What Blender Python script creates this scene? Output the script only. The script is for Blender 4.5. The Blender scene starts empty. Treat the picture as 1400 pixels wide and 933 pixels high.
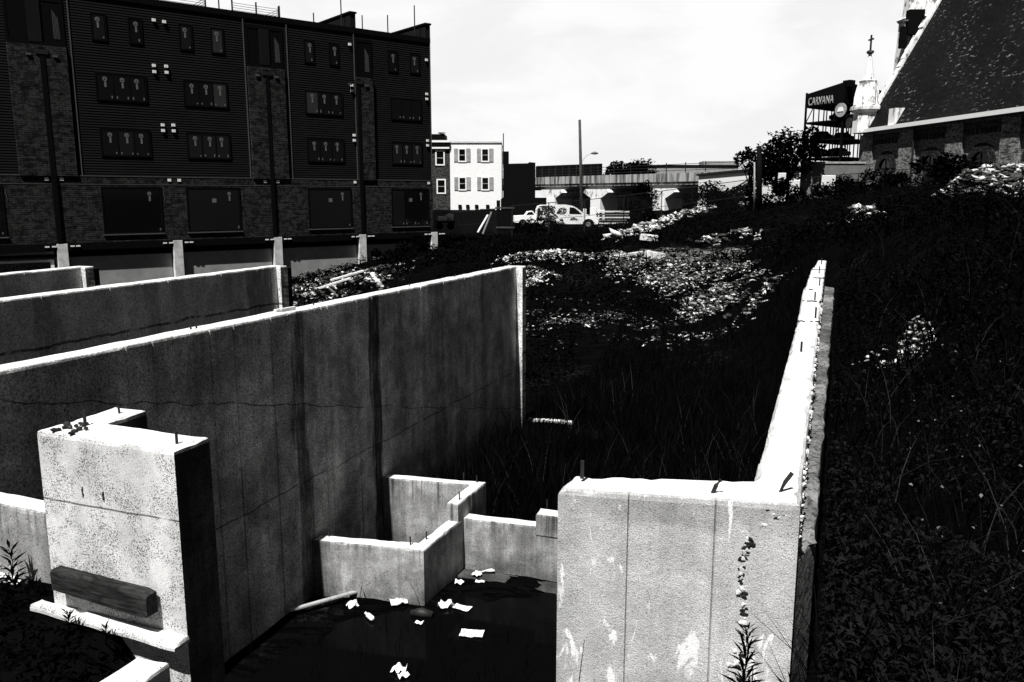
import bpy, bmesh, math, random
import numpy as np
from mathutils import Vector, Matrix, noise as mnoise
random.seed(7); rng = np.random.default_rng(11)
R = math.radians; PI = math.pi
S = bpy.context.scene; COL = S.collection

# ------------------------------------------------------------------ camera
YAW, PITCH, FPX = R(21.6), R(10.0), 1120.0
cam = bpy.data.cameras.new('camera'); cam.sensor_width = 36; cam.lens = FPX/1400*36
cam.clip_start = 0.05; cam.clip_end = 6000
camo = bpy.data.objects.new('camera', cam); COL.objects.link(camo)
camo.rotation_euler = (PI/2-PITCH, 0, YAW); S.camera = camo

def ray(x, y):
    u = (x-700)/FPX; v = -(y-466.5)/FPX
    d = np.array([u, math.cos(PITCH)+v*math.sin(PITCH), -math.sin(PITCH)+v*math.cos(PITCH)])
    c, s = math.cos(YAW), math.sin(YAW)
    return np.array([c*d[0]-s*d[1], s*d[0]+c*d[1], d[2]])
def at_depth(x, y, dist):          # point of that sight line at a given forward distance
    r = ray(x, y); return r*(dist/(-math.sin(YAW)*r[0]+math.cos(YAW)*r[1]))
def at_z(x, y, z): r = ray(x, y); return r*(z/r[2])

# ------------------------------------------------------------------ tags, meshes
def tag(o, label=None, cat=None, group=None, kind=None):
    if label: o['label'] = label
    if cat: o['category'] = cat
    if group: o['group'] = group
    if kind: o['kind'] = kind
    return o
def thing(name, label, cat, loc=(0, 0, 0), rz=0, group=None):
    o = bpy.data.objects.new(name, None); COL.objects.link(o); o.empty_display_size = .2
    o.location = loc; o.rotation_euler = (0, 0, rz); return tag(o, label, cat, group)
def link(name, me, mat, parent=None):
    for m in (mat if isinstance(mat, (list, tuple)) else [mat]): me.materials.append(m)
    o = bpy.data.objects.new(name, me); COL.objects.link(o)
    if parent: o.parent = parent
    return o
class MB:
    def __init__(s): s.v = []; s.f = []; s.mi = []
    def add(s, vs, fs, mi=0):
        b = len(s.v); s.v += [tuple(map(float, v)) for v in vs]
        for f in fs: s.f.append(tuple(i+b for i in f)); s.mi.append(mi)
        return s
    def box(s, x0, x1, y0, y1, z0, z1, mi=0):
        v = [(x, y, z) for z in (z0, z1) for y in (y0, y1) for x in (x0, x1)]
        return s.add(v, [(0, 2, 3, 1), (4, 5, 7, 6), (0, 1, 5, 4), (2, 6, 7, 3), (0, 4, 6, 2), (1, 3, 7, 5)], mi)
    def bar(s, a, b, w, h=None, mi=0, up=(0, 0, 1)):
        a = Vector(a); b = Vector(b); d = (b-a).normalized(); h = h or w
        u = Vector(up)
        if abs(d.dot(u)) > .95: u = Vector((0, 1, 0))
        r = d.cross(u).normalized(); u = r.cross(d)
        v = [p+r*i*w/2+u*j*h/2 for p in (a, b) for j in (-1, 1) for i in (-1, 1)]
        return s.add(v, [(0, 1, 3, 2), (4, 6, 7, 5), (0, 4, 5, 1), (2, 3, 7, 6), (0, 2, 6, 4), (1, 5, 7, 3)], mi)
    def tube(s, pts, rad, n=8, mi=0, cap=True):
        pts = [Vector(p) for p in pts]; rad = rad if isinstance(rad, (list, tuple)) else [rad]*len(pts)
        vs = []; fs = []
        for i, p in enumerate(pts):
            d = (pts[min(i+1, len(pts)-1)]-pts[max(i-1, 0)]).normalized()
            u = Vector((0, 0, 1)) if abs(d.z) < .9 else Vector((1, 0, 0))
            r = d.cross(u).normalized(); u = r.cross(d)
            for k in range(n):
                a = 2*PI*k/n; vs.append(p+(r*math.cos(a)+u*math.sin(a))*rad[i])
        for i in range(len(pts)-1):
            for k in range(n):
                fs.append((i*n+k, i*n+(k+1) % n, (i+1)*n+(k+1) % n, (i+1)*n+k))
        if cap: fs += [tuple(range(n))[::-1], tuple(range((len(pts)-1)*n, len(pts)*n))]
        return s.add(vs, fs, mi)
    def lathe(s, prof, n=12, c=(0, 0), mi=0, rot=0):
        vs = []; fs = []
        for r, z in prof:
            for k in range(n):
                a = rot+2*PI*k/n; vs.append((c[0]+r*math.cos(a), c[1]+r*math.sin(a), z))
        for i in range(len(prof)-1):
            for k in range(n): fs.append((i*n+k, i*n+(k+1) % n, (i+1)*n+(k+1) % n, (i+1)*n+k))
        fs += [tuple(range(n))[::-1], tuple(range((len(prof)-1)*n, len(prof)*n))]
        return s.add(vs, fs, mi)
    def prism(s, pts, y0, y1, mi=0):          # outline in x,z extruded along y
        n = len(pts); v = [(x, y0, z) for x, z in pts]+[(x, y1, z) for x, z in pts]
        f = [tuple(range(n)), tuple(range(n, 2*n))[::-1]]+[(i, i+n, (i+1) % n+n, (i+1) % n) for i in range(n)]
        return s.add(v, f, mi)
    def build(s, name, mat, parent=None, bevel=0, smooth=False):
        me = bpy.data.meshes.new(name); me.from_pydata(s.v, [], s.f)
        me.polygons.foreach_set('material_index', s.mi)
        bm = bmesh.new(); bm.from_mesh(me); bmesh.ops.recalc_face_normals(bm, faces=bm.faces)
        if bevel: bmesh.ops.bevel(bm, geom=list(bm.edges), offset=bevel, segments=2, affect='EDGES', clamp_overlap=True)
        if smooth:
            for f in bm.faces: f.smooth = True
        bm.to_mesh(me); bm.free()
        return link(name, me, mat, parent)
def np_mesh(name, V, F, mat, parent=None, mi=None):   # V (n,3), F (m,3|4)
    me = bpy.data.meshes.new(name); k = F.shape[1]
    me.vertices.add(len(V)); me.vertices.foreach_set('co', np.ascontiguousarray(V, dtype=np.float32).ravel())
    me.loops.add(F.size); me.loops.foreach_set('vertex_index', np.ascontiguousarray(F, dtype=np.int32).ravel())
    me.polygons.add(len(F)); me.polygons.foreach_set('loop_start', np.arange(0, F.size, k, dtype=np.int32))
    me.polygons.foreach_set('loop_total', np.full(len(F), k, dtype=np.int32))
    if mi is not None: me.polygons.foreach_set('material_index', mi.astype(np.int32))
    me.update(calc_edges=True); return link(name, me, mat, parent)
def dup(o, parent=None):
    c = o.copy(); COL.objects.link(c); c.parent = parent
    for ch in [x for x in bpy.data.objects if x.parent == o]: dup(ch, c)
    return c

# ------------------------------------------------------------------ materials
class NT:
    def __init__(s, name):
        s.m = bpy.data.materials.new(name); s.m.use_nodes = True; s.t = s.m.node_tree; s.t.nodes.clear()
        s.out = s.n('ShaderNodeOutputMaterial'); s.b = s.n('ShaderNodeBsdfPrincipled')
        s.t.links.new(s.b.outputs[0], s.out.inputs[0]); s._pos = None
    def n(s, t, **kw):
        x = s.t.nodes.new(t)
        for k, v in kw.items(): setattr(x, k, v)
        return x
    def put(s, sock, v):
        if hasattr(v, 'is_output') or isinstance(v, bpy.types.NodeSocket): s.t.links.new(v, sock)
        elif isinstance(v, (int, float)) and sock.type == 'RGBA': sock.default_value = (v, v, v, 1)
        elif isinstance(v, (int, float)) and sock.type == 'VECTOR': sock.default_value = (v, v, v)
        else: sock.default_value = v
    def math(s, op, a, b=None, c=None, clamp=False):
        x = s.n('ShaderNodeMath', operation=op, use_clamp=clamp); s.put(x.inputs[0], a)
        if b is not None: s.put(x.inputs[1], b)
        if c is not None: s.put(x.inputs[2], c)
        return x.outputs[0]
    def pos(s, obj=False):
        if obj: return s.n('ShaderNodeTexCoord').outputs['Object']
        if s._pos is None: s._pos = s.n('ShaderNodeNewGeometry').outputs['Position']
        return s._pos
    def scale(s, v, sc, off=(0, 0, 0)):
        x = s.n('ShaderNodeMapping'); s.put(x.inputs[0], v); x.inputs['Scale'].default_value = sc; x.inputs['Location'].default_value = off
        return x.outputs[0]
    def noise(s, v, sc, det=4, rough=.55, dist=0):
        x = s.n('ShaderNodeTexNoise'); s.put(x.inputs['Vector'], v); x.inputs['Scale'].default_value = sc
        x.inputs['Detail'].default_value = det; x.inputs['Roughness'].default_value = rough; x.inputs['Distortion'].default_value = dist
        return x.outputs[0]
    def ramp(s, v, lo, hi, a=0., b=1.):
        x = s.n('ShaderNodeMapRange', interpolation_type='SMOOTHSTEP'); s.put(x.inputs[0], v)
        x.inputs[1].default_value = lo; x.inputs[2].default_value = hi; x.inputs[3].default_value = a; x.inputs[4].default_value = b
        return x.outputs[0]
    def xyz(s, v): x = s.n('ShaderNodeSeparateXYZ'); s.put(x.inputs[0], v); return x.outputs
    def bump(s, h, st=.3, d=.01):
        x = s.n('ShaderNodeBump'); x.inputs['Strength'].default_value = st; x.inputs['Distance'].default_value = d
        s.put(x.inputs['Height'], h); s.t.links.new(x.outputs[0], s.b.inputs['Normal'])
    def done(s, col, rough=.9, spec=.2):
        g = s.n('ShaderNodeCombineColor')
        if isinstance(col, (int, float)): s.b.inputs['Base Color'].default_value = (col, col, col, 1)
        else:
            for i in range(3): s.t.links.new(col, g.inputs[i])
            s.t.links.new(g.outputs[0], s.b.inputs['Base Color'])
        s.b.inputs['Roughness'].default_value = rough; s.b.inputs['Specular IOR Level'].default_value = spec
        return s.m

def plain(name, c, rough=.7, spec=.25, var=.25, sc=8):
    t = NT(name); n = t.noise(t.pos(), sc, 5)
    return t.done(t.math('MULTIPLY', t.ramp(n, .25, .75, 1-var, 1+var), c), rough, spec)

def concrete(name, base, stain=.4, streak=.3, pit=.5, pitsc=70, fine=.25, line=None, patch=0, lo=0, drip=None, bump=.25, pitlo=.36, off=(0, 0, 0), panel=0, xdark=None, bands=(), round=0, topband=None):
    t = NT(name); p = t.scale(t.pos(), (1, 1, 1), off)
    m = t.ramp(t.noise(p, .9, 6, .6), .35, .68, 1-stain, 1.0)
    m = t.math('MULTIPLY', m, t.ramp(t.noise(p, 4.5, 5, .6), .3, .7, 1-stain*.35, 1.06))
    m = t.math('MULTIPLY', m, t.ramp(t.noise(p, 2.1, 9, .72, .3), .42, .58, 1-stain*.55, 1.08))
    st = t.noise(t.scale(p, (5, 5, .35)), 1.3, 5, .65)
    m = t.math('MULTIPLY', m, t.ramp(st, .38, .62, 1-streak, 1.0))
    f = t.noise(p, pitsc*1.7, 3, .7); m = t.math('MULTIPLY', m, t.ramp(f, .3, .7, 1-fine, 1+fine))
    z = t.xyz(t.pos())[2]
    if pit:
        q = t.noise(p, pitsc, 1, .4); m = t.math('MULTIPLY', m, t.ramp(q, pitlo-.05, pitlo+.02, 1-pit, 1.0))
    if panel:
        w = t.noise(t.scale(p, (1.6, 1.6, .02)), 1.0, 1, .3); m = t.math('MULTIPLY', m, t.ramp(w, .35, .65, 1-panel, 1+panel))
    if line:
        for zl, wd, amp, *sl in line:
            zz_ = t.math('MULTIPLY_ADD', t.math('SUBTRACT', t.xyz(t.pos())[1], sl[1]), sl[0], z) if sl else z
            k = t.math('ADD', zz_, t.math('MULTIPLY', t.math('SUBTRACT', t.noise(p, 1.2, 4, .6), .5), amp))
            k = t.math('ABSOLUTE', t.math('SUBTRACT', k, zl))
            br = t.ramp(t.noise(p, 2.5, 4, .6), .36, .5, .15, 1)
            e = t.math('MULTIPLY', t.ramp(k, wd*.5, wd, 1, 0), br)
            m = t.math('MULTIPLY', m, t.math('MULTIPLY_ADD', e, -.75, 1.0))
    if drip:                                   # dark drips running down from the top
        zt, ln = drip
        d = t.noise(t.scale(p, (9, 9, .15)), 1.6, 4, .6)
        r = t.math('MULTIPLY', t.ramp(t.math('SUBTRACT', zt, z), 0, ln, 1, 0), t.ramp(d, .5, .66))
        m = t.math('MULTIPLY', m, t.math('MULTIPLY_ADD', r, -.7, 1.0))
    if lo:                                     # damp tide mark towards the foot
        zt, ln = lo
        r = t.ramp(t.math('ADD', z, t.math('MULTIPLY', t.math('SUBTRACT', t.noise(p, 1.8, 5, .6), .5), .9)), zt, zt+ln, .55, 1)
        m = t.math('MULTIPLY', m, r)
    yy = t.xyz(t.pos())[1]
    for (by, bw, bs) in bands:                 # wet streaks running down a joint
        wob = t.math('MULTIPLY', t.math('SUBTRACT', t.noise(t.scale(p, (3, 3, .5)), 1.1, 4, .6), .5), bw*1.6)
        k = t.math('ABSOLUTE', t.math('SUBTRACT', t.math('ADD', yy, wob), by))
        e = t.math('MULTIPLY', t.ramp(k, bw*.35, bw*.55, 1, 0), t.ramp(t.noise(t.scale(p, (2, 9, .8)), 1.5, 5, .7), .3, .55, .45, 1))
        m = t.math('MULTIPLY', m, t.math('MULTIPLY_ADD', e, -bs, 1.0))
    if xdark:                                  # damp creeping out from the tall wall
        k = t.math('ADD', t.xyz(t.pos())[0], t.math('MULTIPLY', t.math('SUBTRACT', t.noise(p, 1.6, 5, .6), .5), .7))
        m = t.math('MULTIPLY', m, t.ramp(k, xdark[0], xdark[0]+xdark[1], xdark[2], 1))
    if topband:
        k = t.math('ADD', z, t.math('MULTIPLY', t.math('SUBTRACT', t.noise(p, 5, 4), .5), .1))
        e = t.math('MULTIPLY', t.ramp(k, topband[0], topband[0]+.05, 0, 1), t.ramp(t.noise(p, 2.3, 4, .6), .35, .6)); m = t.math('MULTIPLY', m, t.math('MULTIPLY_ADD', e, -topband[1], 1.0))
    if round:                                  # bug holes: small round pits of many sizes
        for sc_, th in ((150, .36), (80, .22), (28, .09)):
            vo = t.n('ShaderNodeTexVoronoi'); t.put(vo.inputs['Vector'], t.scale(p, (1, 1, 1), (sc_, 3, 7))); vo.inputs['Scale'].default_value = sc_
            w_ = t.xyz(vo.outputs['Color'])[0]; lim = t.math('MULTIPLY', t.math('MULTIPLY', w_, t.ramp(t.noise(p, 6, 4, .6), .33, .6, .45, 1.2)), th*1.55)
            k = t.ramp(t.math('SUBTRACT', vo.outputs['Distance'], lim), -.08, .06, 1-round, 1); m = t.math('MULTIPLY', m, k)
    c = t.math('MULTIPLY', m, base)
    if patch:                                  # chalky efflorescence
        n = t.noise(t.scale(p, (1.15, 1.15, .42)), 9, 6, .62, .6)
        k = t.math('ADD', n, t.ramp(z, -2.7, -1.65, .075, -.02))
        k = t.ramp(k, .605, .675); c = t.math('MULTIPLY_ADD', k, patch, c)
        c = t.math('MINIMUM', c, .85)
    t.bump(t.math('ADD', t.noise(p, pitsc, 3, .7), t.math('MULTIPLY', t.noise(p, 9, 4), 1.5)), bump, .008)
    return t.done(c, .95, .1)

CT = {}
CT['top'] = concrete('troweled_concrete', .66, .12, .08, .35, 40, .06, pitlo=.27, bump=.08)  # wall tops made paler, the sun's glare put into the colour
CT['long'] = concrete('old_wall_concrete', .85, .5, .25, .5, 32, .6, line=[(-1.745, .010, .22, .25, 4.8), (-3.9, .012, .18)], lo=(-5.3, 1.8), pitlo=.36, panel=.14, bands=[(9.0, .34, .75), (10.95, .26, .85), (7.1, .3, .35), (13.2, .5, .35), (5.6, .6, .3), (15.2, .3, .35)])
CT['mid'] = concrete('far_wall_concrete', .88, .3, .12, .45, 26, .4, line=[(-2.3, .03, .2)], pitlo=.36, off=(3, 9, 4), panel=.12, bands=[(14.15, .9, .6), (9.0, .5, .35), (11.2, .3, .3), (5.2, .9, .5)])
CT['pier'] = concrete('pitted_concrete', .72, .2, .12, 0, 90, .16, line=[(-1.94, .008, .05)], bump=.35, off=(1, 2, 0), round=.88)
CT['right'] = concrete('sandy_concrete', .6, .2, .16, .35, 120, .42, patch=.5, pitlo=.36, bump=.6, off=(2, 5, 1), topband=(-1.66, .3))
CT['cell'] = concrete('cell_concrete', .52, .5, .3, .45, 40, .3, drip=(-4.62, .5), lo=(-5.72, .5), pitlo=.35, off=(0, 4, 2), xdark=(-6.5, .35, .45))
CT['low'] = concrete('low_wall_concrete', .55, .5, .35, .5, 50, .25, pitlo=.38, drip=(-2.2, .35))
CT['tar'] = concrete('damp_proofed_concrete', .13, .6, .5, .4, 40, .3, panel=.3)  # dark tone stands in for shade on the corner wall's pit side
CT['damp'] = concrete('damp_concrete', .07, .5, .2, .4, 40, .3)
CT['ledge'] = concrete('rough_concrete', .24, .6, .2, .6, 25, .3, pitlo=.42, bump=.6)
M = {}
M['steel'] = plain('rusty_steel', .012, .6, .3)
M['soil'] = None
M['darkmetal'] = plain('dark_metal', .012, .5, .3)
M['black'] = plain('black_paint', .003, .8, .05)
M['white'] = plain('white_paint', .86, .5, .3, .05)
M['offwhite'] = plain('weathered_white', .62, .7, .2, .2)
M['grey'] = plain('grey_board', .14, .8, .2, .15, 2)
M['infill'] = plain('infill_panel', .3, .8, .1, .15, 2)
M['midgrey'] = plain('mid_grey', .3, .8, .2, .25, 3)
M['woodpost'] = plain('pole_wood', .05, .9, .1, .4)
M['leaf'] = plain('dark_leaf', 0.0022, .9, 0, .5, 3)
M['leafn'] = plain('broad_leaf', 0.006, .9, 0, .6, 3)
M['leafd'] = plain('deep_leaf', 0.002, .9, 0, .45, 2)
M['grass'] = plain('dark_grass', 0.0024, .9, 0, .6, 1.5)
M['straw'] = plain('dry_straw', .12, .8, .15, .5)
M['bark'] = plain('bark', .02, .95, .1)
M['rubble'] = plain('broken_concrete', .55, .95, .1, .5, 5)
M['rubblem'] = plain('grey_rubble', .2, .95, .1, .6, 4)
M['rubbled'] = plain('dirty_rubble', .045, .95, .1, .7, 4)
M['paper'] = plain('white_paper', .78, .8, .2, .08)
M['siding_post'] = plain('post_concrete', .62, .9, .1, .25, 3)
def glass_mat(name, c=.004, rough=.08):
    t = NT(name); t.b.inputs['IOR'].default_value = 1.45
    return t.done(c, rough, .35)
M['glass'] = glass_mat('window_glass')
M['glass_dim'] = glass_mat('dusty_window_glass', .009, .15)  # paler base colour imitates faint reflections in some panes
M['glass_lit'] = glass_mat('pale_window_glass', .03, .15)

def soil_mat():
    t = NT('bare_soil'); p = t.pos()
    a = t.ramp(t.noise(p, .35, 8, .65), .55, .68); b = t.ramp(t.noise(p, 9, 6, .7), .45, .7)
    c = t.math('MULTIPLY_ADD', t.math('MULTIPLY', a, b), .02, .0025)
    hx, hy, hz = at_depth(955, 386, 35.5); mp = t.n('ShaderNodeMapping', vector_type='TEXTURE'); t.put(mp.inputs[0], p)
    mp.inputs['Location'].default_value = (hx, hy, hz); mp.inputs['Rotation'].default_value = (0, 0, YAW-.12); mp.inputs['Scale'].default_value = (3.9, 3.6, 40)
    ln = t.n('ShaderNodeVectorMath', operation='LENGTH'); t.put(ln.inputs[0], mp.outputs[0])
    m2 = t.n('ShaderNodeMapping'); t.put(m2.inputs[0], mp.outputs[0]); m2.inputs['Scale'].default_value = (4, 17, 1)
    sk = t.ramp(t.noise(m2.outputs[0], 1.3, 7, .68, .8), .46, .6)
    ed = t.ramp(t.math('ADD', ln.outputs['Value'], t.math('SUBTRACT', t.noise(p, .9, 4, .6), .5)), .75, 1.05, 1, 0)
    c = t.math('MULTIPLY_ADD', t.math('MULTIPLY', sk, ed), .38, c)
    t.bump(t.math('ADD', t.noise(p, 6, 7, .7), t.math('MULTIPLY', sk, .6)), .9, .1); return t.done(c, 1, 0)
M['soil'] = soil_mat()
def water_mat():
    t = NT('murky_water'); t.b.inputs['IOR'].default_value = 1.33
    t.bump(t.noise(t.pos(), 3, 3), .04, .02); return t.done(.0015, .08, .04)
M['water'] = water_mat()
def wood_mat():
    t = NT('weathered_wood'); p = t.pos()
    g = t.noise(t.scale(p, (2.2, 40, 40)), 1.5, 6, .7, .6); k = t.noise(t.scale(p, (4, 14, 14)), 1, 3, .6, 1.5)
    c = t.math('MULTIPLY', t.ramp(g, .3, .7, .25, 1.6), t.ramp(k, .35, .65, .5, 1.3))
    t.bump(g, .5, .01); return t.done(t.math('MULTIPLY', c, .022), .9, .08)
M['wood'] = wood_mat()
def brick_mat(name, a, b, mortar, sc, obj=True):
    t = NT(name); p = t.pos(obj); x, y, z = t.xyz(p)
    cb = t.n('ShaderNodeCombineXYZ'); t.put(cb.inputs[0], t.math('ADD', x, y)); t.put(cb.inputs[1], z)
    br = t.n('ShaderNodeTexBrick'); t.put(br.inputs['Vector'], cb.outputs[0])
    br.inputs['Scale'].default_value = sc; br.inputs['Color1'].default_value = (a, a, a, 1); br.inputs['Color2'].default_value = (b, b, b, 1)
    br.inputs['Mortar'].default_value = (mortar, mortar, mortar, 1); br.inputs['Bias'].default_value = .3; br.inputs['Mortar Size'].default_value = .03
    br.inputs['Brick Width'].default_value = .9; br.inputs['Row Height'].default_value = .3
    n = t.math('MULTIPLY', t.ramp(t.noise(p, 5, 4), .35, .6, .35, 1.2), t.ramp(t.noise(t.scale(p, (1.5, 1.5, 8)), 1, 3), .36, .5, .35, 1.15))
    return t.done(t.math('MULTIPLY', t.xyz(br.outputs['Color'])[0], n), .9, .1)
M['brick'] = brick_mat('dark_brick', .026, .011, .04, 3)
M['brickmid'] = brick_mat('row_house_brick', .05, .03, .08, 3)
M['brickch'] = brick_mat('church_brick', .2, .15, .25, 3)
M['siding'] = plain('charcoal_siding', .009, .8, .05, .15, 1)
M['trim'] = plain('siding_trim', .07, .6, .2, .15)
def slate_mat():
    t = NT('slate_roof'); p = t.pos(True)
    br = t.n('ShaderNodeTexBrick'); t.put(br.inputs['Vector'], p); br.inputs['Scale'].default_value = 2.2
    br.inputs['Color1'].default_value = (.4, .4, .4, 1); br.inputs['Color2'].default_value = (1, 1, 1, 1); br.inputs['Mortar'].default_value = (.15, .15, .15, 1)
    br.inputs['Mortar Size'].default_value = .05; br.inputs['Row Height'].default_value = .55; br.inputs['Brick Width'].default_value = .8
    v = t.xyz(br.outputs['Color'])[0]
    big = t.ramp(t.noise(p, .12, 5, .6), .35, .65, .55, 1.3)
    lich = t.math('MULTIPLY', t.ramp(t.noise(t.scale(p, (1, 2.2, 1)), 1.5, 4, .7), .58, .66), t.ramp(t.noise(p, .22, 3), .42, .58))
    c = t.math('MULTIPLY_ADD', lich, .16, t.math('MULTIPLY', t.math('MULTIPLY', v, big), .0075))
    return t.done(c, .8, .1)
M['slate'] = slate_mat()
def stone_white():
    t = NT('pale_stone'); p = t.pos()
    n = t.ramp(t.noise(t.scale(p, (1, 1, .5)), 1.6, 6, .7), .38, .5, .25, 1.0)
    return t.done(t.math('MULTIPLY', n, .8), .8, .1)
M['stone'] = stone_white()
def mural_mat():
    t = NT('mural_paint'); p = t.pos(True)
    n = t.noise(p, 2.6, 2, .5, 2.2); q = t.noise(p, 6.5, 2, .5, 1.5)
    k = t.math('MAXIMUM', t.ramp(n, .59, .61), t.math('MULTIPLY', t.ramp(q, .62, .64), .6))
    return t.done(t.math('MULTIPLY_ADD', k, .78, .01), .5, .3)
M['mural'] = mural_mat()
def viaduct_mat():
    t = NT('stained_viaduct_concrete'); p = t.pos(True)
    n = t.ramp(t.noise(t.scale(p, (2.2, 2.2, .2)), 1, 4, .6), .35, .62, .25, 1.3)
    return t.done(t.math('MULTIPLY', n, .3), .9, .1)
M['viaduct'] = viaduct_mat()

# ------------------------------------------------------------------ ground
def P3(x, y, d): return at_depth(x, y, d)
ctl = [(2, 2, -2.75), (0.3, 4, -2.55), (6, 4, -2.5), (-.5, 2.5, -2.8), (3, -6, -2.8), (12, 2, -2.3), (.6, 10, -2.3), (.4, 16, -2.2), (0, 20, -2.3)]
for x, y, z in [(1400, 700, -2.35), (1250, 560, -2.2), (1400, 500, -1.7), (1250, 490, -2.05), (1400, 360, -.75), (1220, 330, -1.0), (1100, 330, -1.7)]:
    ctl.append(tuple(at_z(x, y, z)))
for x, y, d in [(1200, 262, 46), (1400, 256, 40), (1300, 258, 42), (1100, 278, 50), (960, 303, 56), (1030, 291, 52), (890, 318, 52), (830, 328, 52), (780, 316, 66), (700, 318, 66), (600, 332, 58),
                (400, 392, 47), (470, 372, 46), (540, 352, 48), (250, 398, 43), (60, 410, 38), (700, 345, 40), (760, 350, 38), (1000, 352, 36), (860, 345, 38), (930, 345, 37), (1060, 372, 34),
                (700, 300, 90), (900, 290, 90), (1000, 282, 80), (1200, 262, 70), (1400, 258, 62), (1200, 265, 110), (400, 330, 90)]:
    ctl.append(tuple(P3(x, y, d)))
ctl += [(-150, 100, -3.5), (150, 100, 0), (0, 220, -3), (-100, 250, -3.5), (120, 250, -1), (60, -60, -2.5), (-60, -60, -4)]
A = np.array(ctl, float)
K = np.linalg.norm(A[:, None, :2]-A[None, :, :2], axis=2)
W = np.linalg.solve(K+np.eye(len(A))*.4, A[:, 2]+2.6)
def sstep(a, b, x): t = np.clip((x-a)/(b-a), 0, 1); return t*t*(3-2*t)
def hills(x, y):
    x = np.asarray(x, float); y = np.asarray(y, float); sh = np.broadcast(x, y).shape
    x = np.broadcast_to(x, sh).ravel(); y = np.broadcast_to(y, sh).ravel(); o = np.empty(len(x))
    for i in range(0, len(x), 20000):
        xs = x[i:i+20000]; ys = y[i:i+20000]
        o[i:i+20000] = np.hypot(xs[:, None]-A[None, :, 0], ys[:, None]-A[None, :, 1])@W-2.6
    far = sstep(150, 320, np.hypot(x, y)); o = o*(1-far)+(-3.2)*far
    return o.reshape(sh)
def ripple(x, y):
    return (np.sin(x*1.9+np.sin(y*1.3)*1.4)*np.sin(y*1.7+np.sin(x*.9))*.5+np.sin(x*4.1+y*2.3)*.2+np.sin(x*.7-y*.8+2)*.7)
def wall_x(y): return -.22-(np.maximum(y, 4)-4)*.0077
def ground_z(x, y):
    x = np.asarray(x, float); y = np.asarray(y, float); h = hills(x, y)
    rough = np.clip((np.hypot(x, y)-5)/25, .1, 1); h = h+ripple(x, y)*.13*rough
    w = np.where(y < 19.6, .05, .05+(y-19.6)*.35)
    mr = 1-sstep(-w, w, x-wall_x(y)-np.where(y > 19.6, -(y-19.6)*.25, 0))
    mr = np.where(y < 4.0, 1-sstep(-1.36, -1.28, x), mr)
    back = 1-sstep(20.0, 34+np.sin(x*.8)*1.0, y)
    left = sstep(-24, -17, x)
    pit = -5.62+.35*sstep(10.5, 18, y)+ripple(x*1.7, y*1.7)*.04
    k = mr*back*left
    return h*(1-k)+np.minimum(pit, h)*k
xs = np.unique(np.round(np.concatenate([np.arange(-1500, -100, 100), np.arange(-100, -30, 3.), np.arange(-30, -8, .5), np.arange(-8, -1.5, .25), np.arange(-1.5, .4, .05),
     np.arange(.4, 12, .25), np.arange(12, 30, .6), np.arange(30, 90, 3.), np.arange(100, 1501, 100)]), 3))
ys = np.unique(np.round(np.concatenate([np.arange(-300, -20, 40), np.arange(-20, 2, 1.), np.arange(2, 24, .25), np.arange(24, 62, .4), np.arange(62, 130, 2.), np.arange(130, 300, 15), np.arange(300, 2500, 150)]), 3))
gx, gy = np.meshgrid(xs, ys); gz = ground_z(gx, gy)
V = np.stack([gx.ravel(), gy.ravel(), gz.ravel()], 1); nx, ny = len(xs), len(ys)
ii = (np.arange(ny-1)[:, None]*nx+np.arange(nx-1)[None, :]).ravel()
F = np.stack([ii, ii+1, ii+1+nx, ii+nx], 1)
tag(np_mesh('ground', V, F, M['soil']), kind='structure')
# raised bed in front of the left corner wall
px = np.arange(-14, -3.69, .2); py = np.arange(-2, 4.01, .2); gx, gy = np.meshgrid(px, py)
V = np.stack([gx.ravel(), gy.ravel(), (-3.05+.3*sstep(2.9, 3.5, gy)*(1-sstep(-4.25, -3.9, gx))+ripple(gx*2, gy*2)*.03).ravel()], 1); n1 = len(px)
ii = (np.arange(len(py)-1)[:, None]*n1+np.arange(n1-1)[None, :]).ravel()
tag(np_mesh('raised_ground', V, np.stack([ii, ii+1, ii+1+n1, ii+n1], 1), M['soil']), kind='structure')
wb = MB(); wb.add([(-6.25, 3.6, -5.6), (-1.3, 3.6, -5.6), (-1.3, 10.55, -5.6), (-3.6, 10.5, -5.6), (-4.75, 10.2, -5.6), (-4.85, 9.3, -5.6), (-5.9, 9.15, -5.6), (-6.1, 8, -5.6)], [tuple(range(8))])
tag(wb.build('water', M['water']), kind='structure')

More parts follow.
